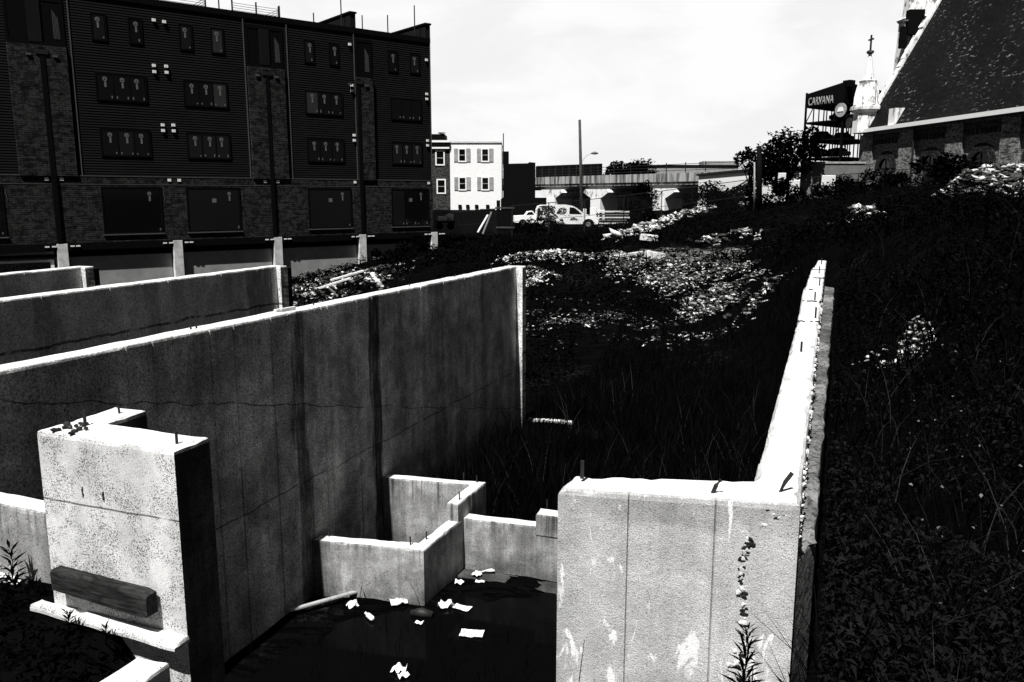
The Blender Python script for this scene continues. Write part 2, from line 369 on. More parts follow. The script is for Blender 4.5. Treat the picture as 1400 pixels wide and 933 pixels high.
# ------------------------------------------------------------------ concrete walls
def vnotch(p, q, ds, depth=.014, w=.03):
    """points from p to q (q left out) with small V grooves at distances ds, cut to the left-hand normal"""
    p = np.array(p, float); q = np.array(q, float); L = np.linalg.norm(q-p); d = (q-p)/L; n = np.array([-d[1], d[0]])
    o = [p]
    for s in sorted(ds): o += [p+d*(s-w/2), p+d*s+n*depth, p+d*(s+w/2)]
    return [tuple(a) for a in o]
def rough_wall(name, outline, z0, z1, mats, parent, step=.07, jit=.005, bev=.014, zj=.006, seed=0, chip=.0, ztop=None):
    r = random.Random(seed); pts = []
    n = len(outline)
    for i in range(n):
        a = np.array(outline[i]); b = np.array(outline[(i+1) % n]); L = np.linalg.norm(b-a); k = max(1, int(L/step))
        for j in range(k): pts.append(a+(b-a)*j/k)
    m = len(pts); area = sum(pts[i][0]*pts[(i+1) % m][1]-pts[(i+1) % m][0]*pts[i][1] for i in range(m))
    if area < 0: pts = pts[::-1]
    nr = []
    for i in range(m):
        d = pts[(i+1) % m]-pts[i-1]; L = np.linalg.norm(d) or 1; nr.append(np.array([-d[1], d[0]])/L)   # inward
    V = []; F = []; mi = []
    rows = [(z0, 0, 0), (z1-.03, 0, 0), (z1-.008, .25, 1), (z1, 1, 1)]
    for z, ins, jt in rows:
        for i in range(m):
            x, y = pts[i]; nv = mnoise.noise(Vector((x*5+seed, y*5, z1)))
            c = max(0, mnoise.noise(Vector((x*9, y*9, seed+3.3)))-.25)*chip if jt else 0
            q = pts[i]+nr[i]*(ins*(bev+jit*.8*r.random()+c)+jit*nv)
            zz = z if z == z0 else (ztop(x, y) if ztop else z1)-(z1-z)
            V.append((q[0], q[1], zz+(zj*mnoise.noise(Vector((x*3, y*3, seed*1.7)))*1.5 if jt else 0)-(c*.7 if ins < 1 else 0)))
    for k in range(3):
        for i in range(m): F.append((k*m+i, k*m+(i+1) % m, (k+1)*m+(i+1) % m, (k+1)*m+i)); mi.append(0)
    me = bpy.data.meshes.new(name); bm = bmesh.new()
    bv = [bm.verts.new(v) for v in V]
    for f in F: bm.faces.new([bv[i] for i in f])
    from mathutils.geometry import tessellate_polygon
    for tri in tessellate_polygon([[Vector((bv[3*m+i].co.x, bv[3*m+i].co.y, 0)) for i in range(m)]]):
        if len(set(tri)) == 3:
            try: f = bm.faces.new([bv[3*m+i] for i in tri]); f.material_index = 1
            except ValueError: pass
    bmesh.ops.recalc_face_normals(bm, faces=bm.faces); bm.to_mesh(me); bm.free()
    return link(name, me, mats, parent)
def bolt(parent, x, y, z, h=.13, r=.009, tx=0, ty=0, nut=False):
    b = MB(); b.tube([(x, y, z-.03), (x+tx*.5, y+ty*.5, z+h*.5), (x+tx, y+ty, z+h)], r, 7)
    if nut: b.tube([(x, y, z), (x, y, z+.018)], r*2.1, 6)
    return b.build('anchor_bolt', M['steel'], parent)
# long party wall
lw = thing('foundation_wall', 'longest concrete foundation wall, shaded and stained, crossing the left half of the pit', 'concrete wall', (-6.78, 10, -5.6))
def wpart(t, name, outline, z0, z1, mat, **k):
    lx, ly, lz = t.location; o = rough_wall(name, outline, z0, z1, [CT[mat], CT['top']], t, **k); o.location = (-lx, -ly, -lz); return o
def wbolt(t, *a, **k): o = bolt(t, *a, **k); lx, ly, lz = t.location; o.location = (-lx, -ly, -lz); return o
js = [1.2, 2.75, 3.1, 3.95, 4.35, 5.05, 6.15, 6.3, 7.05, 7.5, 8.35, 9.1, 10.0, 10.9, 11.9, 12.7, 13.3]
o = vnotch((-6.65, 3.4), (-6.65, 17.2), js)      # +x face
o = o[:-1] if o[-1][1] > 17.05 else o
o += [(-6.65, 17.05), (-6.5, 17.05), (-6.5, 17.27), (-6.93, 17.27), (-6.93, 3.4)]
wpart(lw, 'wall', o, -5.9, -1.5, 'long', seed=2, chip=.03, ztop=lambda x, y: -1.5-.004*(y-8))
for (x, y) in [(233, 449), (248, 448)]:
    p = at_z(x, y, -1.5); wbolt(lw, -6.82, p[1], -1.5, .16, .011)
for y in (9.6, 12.4, 14.2, 16): wbolt(lw, -6.8, y, -1.52, .05, .01)
# keyed end face: dark form marks
k = MB()
for i, z in enumerate([-2.2, -2.9, -3.5, -4.0, -4.4, -4.8]): k.box(-6.505, -6.485, 17.07, 17.25, z-.02, z+.02)
kk = k.build('form_tie', M['steel'], lw); kk.location = (6.78, -10, 5.6)
w2 = thing('foundation_wall', 'second concrete wall back, mid grey with a dark damp patch at its far end', 'concrete wall', (-11.5, 9, -5.6))
o = vnotch((-11.38, 3.4), (-11.38, 14.9), [1.1, 2.4, 3.6, 4.7, 5.6, 6.9, 8.2, 9.6, 10.7])+[(-11.38, 14.75), (-11.27, 14.75), (-11.27, 14.97), (-11.68, 14.97), (-11.68, 3.4)]
wpart(w2, 'wall', o, -5.9, -1.5, 'mid', seed=5, chip=.03)
k = MB(); k.box(-11.268, -11.13, 14.81, 14.95, -5.9, -1.53); kk = k.build('brick_return', M['brick'], w2); kk.location = (11.5, -9, 5.6)
w3 = thing('foundation_wall', 'shortest concrete wall at the left edge, nearest to the dark brick building', 'concrete wall', (-15.4, 9, -5.6))
o = vnotch((-15.2, 3.4), (-15.2, 13.2), [2, 3.6, 5.2, 6.9, 8.3])+[(-15.2, 13.05), (-15.08, 13.05), (-15.08, 13.27), (-15.5, 13.27), (-15.5, 3.4)]
wpart(w3, 'wall', o, -5.9, -1.5, 'mid', seed=8, chip=.03)
k = MB(); k.box(-15.078, -14.9, 13.11, 13.25, -5.9, -1.53); kk = k.build('brick_return', M['brick'], w3); kk.location = (15.4, -9, 5.6)
# left corner wall (L in plan) with its footing
cw = thing('corner_wall', 'tall pitted concrete corner wall in the left foreground, an L seen from above', 'concrete wall', (-4.2, 3.75, -5.6))
o = vnotch((-4.735, 3.62), (-3.6, 3.62), [.42], .004, .012)+[(-3.6, 3.62), (-3.6, 3.92), (-4.46, 3.92), (-4.47, 4.27), (-4.76, 4.27)]
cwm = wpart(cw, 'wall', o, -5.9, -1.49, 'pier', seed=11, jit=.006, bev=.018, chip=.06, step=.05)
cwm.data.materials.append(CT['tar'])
for f in cwm.data.polygons:                # pit side takes a darker copy: its shade is painted in
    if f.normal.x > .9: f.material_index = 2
f_ = rough_wall('footing', [(-4.87, 3.545), (-4.2, 3.525), (-3.6, 3.51), (-3.595, 3.63), (-4.86, 3.63)], -2.73, -2.68, [CT['pier'], CT['top']], cw, seed=12, jit=.012, bev=.02, chip=.1, step=.04)
f_.location = (4.2, -3.75, 5.6)
wbolt(cw, -4.55, 3.83, -1.49, .1, .011, .0, 0, True); wbolt(cw, -3.69, 3.74, -1.49, .075, .009); wbolt(cw, -4.58, 4.14, -1.49, .06, .008, -.01)
for (x, z, hh) in [(-4.375, -1.845, .035), (-4.2, -1.85, .03)]:
    k = MB()
    for i in range(5): k.tube([(x+.003*math.sin(i*2), 3.612, z-hh+i*hh*.4), (x+.003*math.sin(i*2), 3.632, z-hh+i*hh*.4)], .0045+.002*(i % 2), 6)
    kk = k.build('tie_slot', M['steel'], cw); kk.location = (4.2, -3.75, 5.6)
st = []
for i, (x, y) in enumerate([(95, 584), (102, 589), (108, 586), (113, 581), (98, 592), (88, 584), (80, 587), (74, 588), (104, 582), (91, 579), (118, 586), (110, 579)]):
    p = at_z(x, y, -1.475); b = bmesh.new(); bmesh.ops.create_icosphere(b, subdivisions=1, radius=1)
    for v in b.verts: v.co = v.co*(.9+.35*mnoise.noise(v.co*1.3+Vector((i*3., 0, 0))))
    me = bpy.data.meshes.new('stone'); b.to_mesh(me); b.free(); s_ = link('stone', me, M['steel'])
    r_ = .017+.009*random.random(); s_.scale = (r_*1.3, r_, r_*.75); s_.location = p; s_.rotation_euler = (0, 0, i*1.1)
    tag(s_, 'small dark stone in the clump on top of the left corner wall', 'stone', 'small dark stones on the corner wall')
# timber resting on the footing against the corner wall
b = MB(); V = []
nseg = 14
for i in range(nseg+1):
    t = i/nseg; x = -4.63+t*.83; e = .5+.5*math.cos(max(0, (t-.93)/.07)*PI)
    zc = -2.463-.02*t; hh = (.068+.014*t)*(.82+.18*e); y0 = 3.53-.02*t
    for (dy, dz) in ((0, -1), (0, .8), (.012, 1), (.08, 1), (.085, .9), (.085, -1)): V.append((x, y0+dy+.003*random.random(), zc+dz*hh+.003*random.random()))
Fs = [tuple(i*6+j for j in range(6)) for i in (0, nseg)]
for i in range(nseg):
    for j in range(6): Fs.append((i*6+j, i*6+(j+1) % 6, (i+1)*6+(j+1) % 6, (i+1)*6+j))
tag(b.add(V, Fs).build('timber', M['wood']), 'short weathered wooden plank lying against the foot of the left corner wall', 'timber')
# low walls on the left
o = [(-12, 3.88), (-4.7, 3.88), (-4.7, 4.08), (-12, 4.08)]
t = thing('low_wall', 'low sunlit concrete wall at the left edge, behind the tall corner wall', 'concrete wall', (-5.5, 4, -5.6))
wpart(t, 'wall', o, -5.9, -2.2, 'low', seed=14, chip=.04)
f_ = rough_wall('footing', [(-12, 3.75), (-4.75, 3.75), (-4.75, 3.89), (-12, 3.89)], -3.2, -2.74, [CT['low'], CT['top']], t, seed=15, jit=.015, chip=.1); f_.location = (5.5, -4, 5.6)
t = thing('low_wall', 'white topped low concrete wall at the bottom edge, ending below the corner wall footing', 'concrete wall', (-3.7, 2.5, -5.6))
wpart(t, 'wall', [(-3.83, .8), (-3.6, .8), (-3.6, 3.46), (-3.83, 3.44)], -5.9, -2.77, 'pier', seed=16, chip=.06)
t = thing('low_wall', 'sliver of low concrete wall in the bottom left corner beside dark weeds', 'concrete wall', (-5, 3, -5.6))
wpart(t, 'wall', [(-12, 2.75), (-4.45, 2.75), (-4.45, 2.98), (-12, 2.98)], -5.9, -2.83, 'pier', seed=17, chip=.06)
# cell at the foot of the long wall with its cross wall
ce = thing('cell_wall', 'low U shaped concrete cell with stepped top and cross wall at the foot of the pit', 'concrete wall', (-5.2, 10, -5.6))
wpart(ce, 'wall', [(-6.64, 9.1), (-5.02, 9.38), (-4.99, 10.58), (-5.19, 10.6), (-5.2, 9.58), (-6.64, 9.3)], -5.9, -4.78, 'cell', seed=21, chip=.05, step=.06)
wpart(ce, 'upper_wall', [(-6.64, 11.06), (-5.19, 11.28), (-5.19, 10.47), (-5.0, 10.45), (-4.99, 11.48), (-6.64, 11.26)], -5.9, -4.5, 'cell', seed=22, chip=.05, step=.06)
wpart(ce, 'cross_wall', [(-5.02, 10.62), (-3.75, 10.72), (-1.35, 10.9), (-1.35, 11.12), (-3.8, 10.93), (-5.02, 10.83)], -5.9, -4.78, 'cell', seed=23, chip=.05, step=.06)
wpart(ce, 'step_block', [(-3.86, 10.7), (-1.35, 10.88), (-1.35, 11.14), (-3.88, 10.95)], -4.9, -4.58, 'cell', seed=24, chip=.05, step=.06)
for q, z in [((450, 734), -4.78), ((561, 745), -4.78), ((583, 738), -4.78), ((617, 703), -4.78), ((628, 683), -4.5), ((652, 660), -4.5), ((634, 656), -4.5), ((748, 694), -4.58)]:
    p = at_z(q[0], q[1], z); wbolt(ce, p[0], p[1], z, .12, .011)
o_ = rough_wall('footing', [(-5.1, 10.35), (-1.35, 10.4), (-1.35, 10.75), (-5.1, 10.65)], -5.9, -5.585, [CT['damp'], CT['damp']], ce, seed=25, jit=.02, chip=.1); o_.location = (5.2, -10, 5.6)
# cut back wall sunk in the grass behind the long wall
t = thing('low_wall', 'thin strip of white concrete in the grass beyond the long wall end', 'concrete wall', (-5.6, 17.8, -5.3))
wpart(t, 'wall', [(-6.6, 17.62), (-5.5, 17.75), (-5.5, 17.95), (-6.6, 17.82)], -5.7, -5.2, 'low', seed=26, jit=.02, chip=.12)
# right wall
rw = thing('foundation_wall', 'white topped concrete wall on the right, broad sandy end face towards the viewer', 'concrete wall', (-.3, 4, -2.7))
o = vnotch((-1.275, 3.87), (-.09, 3.96), [.37, .80], .016, .009)
wpart(rw, 'wall', o+[(-.09, 3.96), (-.115, 6.6), (-.15, 10.4), (-.19, 15.6), (-.215, 19.6), (-.4, 19.6), (-.42, 17.6), (-.47, 17.5), (-.445, 14), (-.475, 13.9), (-.40, 10.5), (-.335, 4.27), (-1.26, 4.11)],
      -5.9, -1.5, 'right', seed=31, jit=.007, bev=.02, chip=.09, step=.05, ztop=lambda x, y: -1.5+.05*max(0, (x+1.27)/1.2)*(y < 4.6)+.03*sum(1 for e in (10.5, 13.9, 17.5) if y > e))
for (x, y, h, tx, ty) in [(-1.19, 4.02, .068, 0, 0), (-.51, 4.02, .055, .04, .0), (-.2, 4.12, .09, .06, .04), (-.27, 8.4, .1, 0, 0), (-.2, 10.6, .14, 0, 0), (-.26, 12.5, .12, 0, 0), (-.24, 14.3, .12, 0, 0), (-.3, 16.6, .14, 0, 0), (-.3, 18.5, .14, 0, 0)]:
    wbolt(rw, x, y, -1.5+(.05 if y < 5 else 0)*1+.03*sum(1 for e in (10.5, 13.9, 17.5) if y > e), h, .011, tx, ty)
o_ = rough_wall('ledge', [(-.1, 3.97), (-.012, 4.3), (-.012, 17.2), (-.2, 17.2)], -5.9, -1.74, [CT['ledge'], CT['ledge']], rw, seed=32, jit=.018, chip=.2, zj=.03); o_.location = (.3, -4, 2.7)
# cracks across the top, each a strip of dark mortar gap let into the wall
k = MB()
for y, x0, x1 in [(4.42, -.335, -.09), (10.45, -.40, -.14), (12.3, -.42, -.17), (13.9, -.46, -.16), (15.6, -.38, -.18), (17.4, -.45, -.18)]:
    n = 9; zt = -1.487+.03*sum(1 for e in (10.5, 13.9, 17.5) if y > e)
    for i in range(n):
        if random.random() < .25 and y > 5: continue
        a = x0+(x1-x0)*i/n; bb = x0+(x1-x0)*(i+1)/n; yy = y+.02*math.sin(i*1.9)+.03*(i/n)
        k.box(a, bb, yy, yy+.012+.012*random.random()+.0015*y, zt-.03, zt)
o_ = k.build('top_crack', M['steel'], rw); o_.location = (.3, -4, 2.7)
# honeycomb void: broken stones standing in the end face
def lump(k, c, r, sq=(1, 1, 1), mi=0):
    b = bmesh.new(); bmesh.ops.create_icosphere(b, subdivisions=1, radius=1); o_ = Vector((random.uniform(0, 50), 0, 0))
    vs = [Vector((v.co.x*sq[0], v.co.y*sq[1], v.co.z*sq[2]))*r*(1+.75*mnoise.noise(v.co*1.2+o_))+Vector(c) for v in b.verts]; b.verts.index_update()
    fs = [tuple(v.index for v in f.verts) for f in b.faces]; b.free(); k.add(vs, fs, mi)
k = MB(); k2 = MB()
def face_y(x): return 3.87+(x+1.275)/1.185*.09
for i in range(95):
    z = -1.65-random.random()**1.1*.85; x = -.325+.018*math.sin(z*11)+random.gauss(0, .009+.012*(z < -2.1)); r_ = random.uniform(.006, .015)
    if random.random() < .6: lump(k, (x, face_y(x)+.001, z), r_, (1, .55, 1.1))
    else: lump(k2, (x, face_y(x)-.001, z), r_*1.15, (1.1, .25, .8))
for i in range(40):
    x = -.102-abs(random.gauss(0, .06)); z = -1.49-abs(random.gauss(0, .045)); r_ = random.uniform(.006, .015)
    lump(k if random.random() < .75 else k2, (x, face_y(x)+.002, z), r_, (1.3, .4, .7))
o_ = k.build('honeycomb_stones', M['rubble'], rw); o_.location = (.3, -4, 2.7)
o_ = k2.build('honeycomb_void', M['steel'], rw); o_.location = (.3, -4, 2.7)
k = MB()
for i in range(170):
    y = 4.0+random.random()**1.3*9; x = -.092-(y-4)*.0095; z = -1.5-random.random()*.16; lump(k, (x+.004, y, z), random.uniform(.006, .018)*(1+.05*y), (.8, 1.3, .8))
o_ = k.build('mortar_lumps', M['rubble'], rw); o_.location = (.3, -4, 2.7)

# ------------------------------------------------------------------ litter on the pit floor
def sheet(q, z, w, l, rot, label, cat, name='paper_sheet', th=.006, curl=.03, mat='paper'):
    curl *= .6
    p = at_z(q[0], q[1], z); n = 6; V = []; Fs = []
    for s_ in (0, 1):
        for i in range(n+1):
            for j in range(4):
                u = i/n-.5; v = j/3-.5; zz = curl*(mnoise.noise(Vector((u*3+q[0], v*3, 1)))+.5)+s_*th
                e = 1+.12*mnoise.noise(Vector((u*7, v*7, q[1])))
                V.append((u*l*e, v*w*e, zz))
    m = (n+1)*4
    for s_ in (0, 1):
        for i in range(n):
            for j in range(3):
                a = s_*m+i*4+j; Fs.append((a, a+4, a+5, a+1))
    rim = [i*4 for i in range(n+1)]+[n*4+1, n*4+2]+[i*4+3 for i in range(n, -1, -1)]+[2, 1]
    for a, b_ in zip(rim, rim[1:]+rim[:1]): Fs.append((a, b_, b_+m, a+m))
    o = MB().add(V, Fs).build(name, M[mat]); o.location = p; o.rotation_euler = (0, 0, rot); tag(o, label, cat); return o
zf = -5.59
sheet((645, 867), zf, .17, .30, YAW*.7, 'largest flat white card floating on the dark water', 'card')
sheet((632, 832), zf, .13, .24, YAW*.3-.2, 'white card lying just right of the crumpled sheet near the cell corner', 'card')
sheet((609, 830), zf, .13, .2, .9, 'crumpled white sheet in front of the cell wall corner', 'paper', curl=.14)
sheet((628, 798), zf+.02, .1, .13, .4, 'white scrap beside the cell side wall', 'paper', curl=.08)
sheet((652, 787), zf+.02, .13, .13, 1.2, 'white rounded scrap nearest the cross wall', 'paper', curl=.09)
sheet((663, 783), zf+.02, .07, .28, .5, 'long pale ribbon of litter under the cross wall', 'litter', curl=.06, mat='rubble')
sheet((656, 796), zf+.01, .06, .13, .2, 'small white strip lying in front of the rounded scrap', 'paper')
sheet((482, 829), zf, .12, .15, .9, 'white folded scrap right of the wooden board end', 'paper', curl=.09)
sheet((573, 853), zf, .06, .11, 0, 'small white crumb of litter in the middle of the water', 'litter', curl=.06)
sheet((545, 824), zf+.03, .16, .24, .7, 'grey square card leaning at the cell wall foot', 'card', mat='rubble', curl=.08)
sheet((546, 918), zf, .13, .16, 0, 'white lump of litter at the bottom edge of the water', 'litter', curl=.12)
sheet((552, 926), zf, .09, .12, 1, 'smaller white lump of litter just below the other at the bottom edge', 'litter', curl=.1)
p = at_z(510, 847, zf+.03)
bt = thing('plastic_bottle', 'small white plastic bottle floating left of centre on the water', 'bottle', p, 2.6)
k = MB(); k.tube([(0, 0, 0), (.02, 0, 0), (.14, 0, 0), (.17, 0, 0), (.19, 0, 0)], [.02, .035, .035, .015, .014], 10); k.build('bottle_body', M['paper'], bt, smooth=True)
k = MB(); k.tube([(.191, 0, 0), (.215, 0, 0)], .018, 10); k.build('cap', M['offwhite'], bt)
a = at_z(395, 835, -5.5); c_ = at_z(487, 809, -5.5)
k = MB(); k.bar(a, c_, .07, .03); tag(k.build('wood_board', M['midgrey'], bevel=.006), 'long pale board lying on the mud beside the long wall', 'board')
a = at_z(378, 829, -5.5); k = MB(); k.bar(a, a+np.array([.1, .03, .13]), .1, .06); tag(k.build('brick', M['midgrey'], bevel=.008), 'single grey brick by the foot of the long wall', 'brick')
p = at_z(575, 842, zf); k = MB(); k.tube([p+np.array([-.14, 0, .01]), p+np.array([.0, .02, .035]), p+np.array([.15, .05, .01])], [.04, .07, .05], 9)
tag(k.build('soaked_log', M['steel'], smooth=True), 'dark wet log end lying in the water below the cell corner', 'log')
a = at_z(376, 425, -1.48); k = MB(); k.bar(a, a+np.array([.05, .36, 0]), .05, .03); k.bar(a+np.array([.06, .05, .012]), a+np.array([.09, .3, .012]), .03, .02)
tag(k.build('wood_scrap', M['offwhite']), 'thin white wood scrap left on top of the longest wall', 'wood scrap')

# ------------------------------------------------------------------ vegetation helpers
def blades(name, base, h, w, lean, mat, parent=None, segs=3):
    n = len(base); az = rng.uniform(0, 2*PI, n); fz = rng.uniform(0, PI, n)
    V = np.zeros((n, segs*2+1, 3))
    for i in range(segs+1):
        t = i/segs; off = lean*t**1.8*h
        c = base+np.stack([np.cos(az)*off, np.sin(az)*off, h*t*(1-.25*lean*t)], 1)
        ww = w*(1-t)**.7
        d = np.stack([np.cos(fz)*ww/2, np.sin(fz)*ww/2, np.zeros(n)], 1)
        if i < segs: V[:, 2*i] = c-d; V[:, 2*i+1] = c+d
        else: V[:, 2*i] = c
    k = segs*2+1; b = (np.arange(n)*k)[:, None]; tri = []
    for i in range(segs-1): tri += [[2*i, 2*i+1, 2*i+3], [2*i, 2*i+3, 2*i+2]]
    tri.append([2*segs-2, 2*segs-1, 2*segs])
    F = (b[:, :, None]+np.array(tri)[None]).reshape(-1, 3)
    return np_mesh(name, V.reshape(-1, 3), F, mat, parent)
def leaf_arrays(C, size, up=.4, slim=.45, droop=.25):
    """folded pointed leaves centred at C; returns V,F(quads)"""
    n = len(C); d = rng.normal(size=(n, 3)); d[:, 2] = d[:, 2]*.6+up*.5; d /= np.linalg.norm(d, axis=1)[:, None]
    r = np.cross(d, np.array([0, 0, 1.])+rng.normal(size=(n, 3))*.35); r /= np.linalg.norm(r, axis=1)[:, None]+1e-9
    u = np.cross(r, d); s = size[:, None]
    V = np.stack([C-d*s*.5, C+r*s*slim*.5+u*s*.06, C+d*s*.5-np.array([0, 0, 1.])*s*droop, C-r*s*slim*.5+u*s*.06], 1)
    F = np.arange(n*4).reshape(n, 4); return V.reshape(-1, 3), F
def leaves(name, C, size, mat, parent=None, **k):
    V, F = leaf_arrays(C, size, **k); return np_mesh(name, V, F, mat, parent)
def fnoise(x, y, s):
    return np.array([mnoise.noise(Vector((a*s, b*s, 3.7))) for a, b in zip(x, y)])
# grass in the pit
n = 24000; X = rng.uniform(-6.5, -.55, n); Y = rng.uniform(11.6, 29, n); keep = (rng.random(n) < sstep(11.2, 13, Y)*(1-.6*sstep(20, 27, Y))); X, Y = X[keep], Y[keep]
h = rng.uniform(.35, 1.15, len(X))*(1-.5*sstep(17, 23, Y)); h *= np.where((X > -6.9) & (X < -4.3) & (Y > 16.2) & (Y < 17.7), .25, 1)
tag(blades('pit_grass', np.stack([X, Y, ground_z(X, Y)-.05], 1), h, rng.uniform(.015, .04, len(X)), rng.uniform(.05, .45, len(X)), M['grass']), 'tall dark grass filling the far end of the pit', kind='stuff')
n = 260; X = rng.uniform(-6, -.7, n); Y = rng.uniform(12.5, 20, n)
tag(blades('dry_grass', np.stack([X, Y, ground_z(X, Y)], 1), rng.uniform(.7, 1.3, n), rng.uniform(.008, .016, n), rng.uniform(.2, .7, n), plain('pale_grass', .02, .8, .1)), 'scattered paler grass stalks in the pit', kind='stuff')
n = 500; X = rng.uniform(-6.3, -3, n); Y = rng.uniform(7, 9.2, n); keep = rng.random(n) < .5; X, Y = X[keep], Y[keep]
tag(blades('reed_stalks', np.stack([X, Y, np.full(len(X), -5.65)], 1), rng.uniform(.15, .7, len(X)), rng.uniform(.006, .014, len(X)), rng.uniform(.1, .9, len(X)), M['grass']), 'sparse dark stalks standing in the water', kind='stuff')
# ground cover to the right and over the plateau, sampled evenly in distance classes
def scatter(n, r0, r1, a0, a1, cond=None):
    r = np.exp(rng.uniform(math.log(r0), math.log(r1), n)); a = rng.uniform(R(a0), R(a1), n)-YAW*-1*0
    ang = a-YAW                                       # angle to the right of the wall direction
    X = r*np.sin(ang); Y = r*np.cos(ang); k = np.ones(n, bool) if cond is None else cond(X, Y)
    return X[k], Y[k], r[k]
def not_walls(X, Y): return ~((Y < 20.5) & (X < .05)) & ~((X < .05) & (X > -7) & (Y < 27))
X, Y, r_ = scatter(190000, 2.2, 75, -34, 38, not_walls)
cl = fnoise(X, Y, .9); hc = at_depth(955, 386, 35.5); k = (cl > -.25) & ((np.hypot((X-hc[0])/3.9, (Y-hc[1])/3.6) > 1) | (rng.random(len(X)) < .3)); X, Y, r_, cl = X[k], Y[k], r_[k], cl[k]
near = np.clip(r_/16, .5, 2.2); hgt = rng.random(len(X))**.8*(.35+.5*np.clip(cl+.3, 0, 1))*np.clip(r_/8, .8, 1.3)
hgt *= np.where(X < -1, .55, 1)
C = np.stack([X, Y, ground_z(X, Y)+hgt], 1)
sz = rng.uniform(.05, .13, len(X))*near; nr_ = r_+rng.normal(0, 1.5, len(X)) < 9
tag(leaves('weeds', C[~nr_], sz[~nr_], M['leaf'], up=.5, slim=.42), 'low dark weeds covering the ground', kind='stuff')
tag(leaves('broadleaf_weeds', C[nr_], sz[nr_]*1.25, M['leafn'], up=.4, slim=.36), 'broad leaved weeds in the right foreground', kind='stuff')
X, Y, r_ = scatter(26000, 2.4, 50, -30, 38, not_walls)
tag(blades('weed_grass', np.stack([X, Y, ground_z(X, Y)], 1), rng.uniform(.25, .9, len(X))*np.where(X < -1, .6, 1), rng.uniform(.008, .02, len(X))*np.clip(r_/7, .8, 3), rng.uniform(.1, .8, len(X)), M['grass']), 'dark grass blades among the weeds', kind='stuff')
X, Y, r_ = scatter(420, 3, 22, 16, 38, lambda X, Y: (X > .4))
tag(blades('dry_stems', np.stack([X, Y, ground_z(X, Y)+.1], 1), rng.uniform(.4, .9, len(X)), rng.uniform(.006, .012, len(X)), rng.uniform(.2, .9, len(X)), plain('dull_stem', .018, .8, .1)), 'thin paler stems among the right hand weeds', kind='stuff')
X, Y, r_ = scatter(170, 4, 14, 18, 38, lambda X, Y: X > .5)
C = np.stack([X, Y, ground_z(X, Y)+rng.uniform(.3, .8, len(X))], 1)
tag(leaves('flower_heads', C, rng.uniform(.012, .03, len(X)), plain('pale_petal', .1, .8, .1), slim=.9), 'tiny pale seed heads among the right hand weeds', kind='stuff')
# dark weeds in the raised bed at the left
n = 5200; X = rng.uniform(-7, -3.85, n); Y = rng.uniform(2.2, 3.8, n); k = (Y < 3.45) | (X < -4.95); k &= ~((X < -4.4) & (Y < 3.05)); X, Y = X[k], Y[k]
C = np.stack([X, Y, -3.04+.29*sstep(2.9, 3.5, Y)*(1-sstep(-4.25, -3.9, X))+rng.random(len(X))**1.5*np.where(Y > 3.2, .08, .22)], 1)
tag(leaves('bed_weeds', C, rng.uniform(.03, .09, len(X)), M['leaf'], up=.6, slim=.35), 'dark weeds filling the bed below the left corner wall', kind='stuff')
def weed_plant(q, z, h, label, nl=40, size=.07, mat='leaf', lean=0, name='weed_plant', thin=.11):
    p = at_z(q[0], q[1], z) if not isinstance(q, tuple) or len(q) == 2 else np.array(q)
    t = thing(name, label, 'plant', p); k = MB(); pts = [(lean*(i/5)**1.5*h+.01*math.sin(i*2+q[0]), .01*math.cos(i*3), h*i/5) for i in range(6)]
    k.tube(pts, [.006, .006, .005, .004, .003, .002], 5); k.build('stem', M[mat], t)
    V = []; Fs = []
    for i in range(nl):
        s_ = .12+.88*i/nl; a = i*2.4; c = Vector((lean*s_**1.5*h, 0, h*s_)); L = size*(1.2-.6*s_)*random.uniform(.7, 1.3)
        d = Vector((math.cos(a), math.sin(a), random.uniform(.2, .9)+.5*s_)).normalized(); r = d.cross(Vector((0, 0, 1))).normalized(); b_ = len(V)
        V += [c, c+d*L*.45+r*L*thin, c+d*L-Vector((0, 0, L*.15)), c+d*L*.45-r*L*thin]; Fs.append((b_, b_+1, b_+2, b_+3))
    MB().add(V, Fs).build('foliage', M[mat], t); return t
weed_plant((-.28, 3.72, -2.62), 0, .62, 'tall feathery dark weed against the sandy right wall end', 90, .13, thin=.07)
weed_plant((-.46, 3.72, -2.72), 0, .36, 'short dark weed left of the tall one at the right wall', 40, .1, lean=.5, thin=.07)
weed_plant((-.21, 3.74, -2.66), 0, .42, 'leaning feathery weed right of the tall one at the right wall', 50, .12, lean=.35, thin=.07)
weed_plant((-.72, 3.74, -2.7), 0, .22, 'small spiky weed at the bottom edge of the right wall', 60, .09, lean=-.2)
weed_plant((-.98, 3.75, -2.72), 0, .2, 'little sprig in the bottom left of the right wall end', 40, .08)
weed_plant((-5.28, 3.74, -2.95), 0, .52, 'leafy weed with broad leaves left of the tall corner wall', 44, .16)
weed_plant((-5.5, 3.72, -2.95), 0, .4, 'leafy weed at the left edge of the picture', 40, .15)
weed_plant((-4.98, 3.7, -2.95), 0, .32, 'small weed touching the left side of the corner wall', 30, .12)
weed_plant((-4.42, 3.46, -2.78), 0, .17, 'little tuft at the footing below the timber left end', 26, .09)
weed_plant((-4.1, 3.46, -2.78), 0, .14, 'smallest tuft at the footing below the timber middle', 20, .08)
for i, (x, h_, ln) in enumerate([(-1.12, .52, .1), (-.88, .35, .35), (-.62, .32, -.1)]):
    p = np.array([[x, 3.72, -2.75]]); nm = ['tallest thin bare stalk before the right wall end, at its left', 'leaning thin stalk in the middle before the right wall end', 'short thin stalk beside the feathery weeds at the right wall'][i]
    k = MB(); k.tube([(x, 3.74, -2.8), (x+ln*.15, 3.73, -2.75+h_*.5), (x+ln*.45, 3.72, -2.75+h_)], [.004, .003, .0015], 5); tag(k.build('dry_stalk', M['bark']), nm, 'stalk')

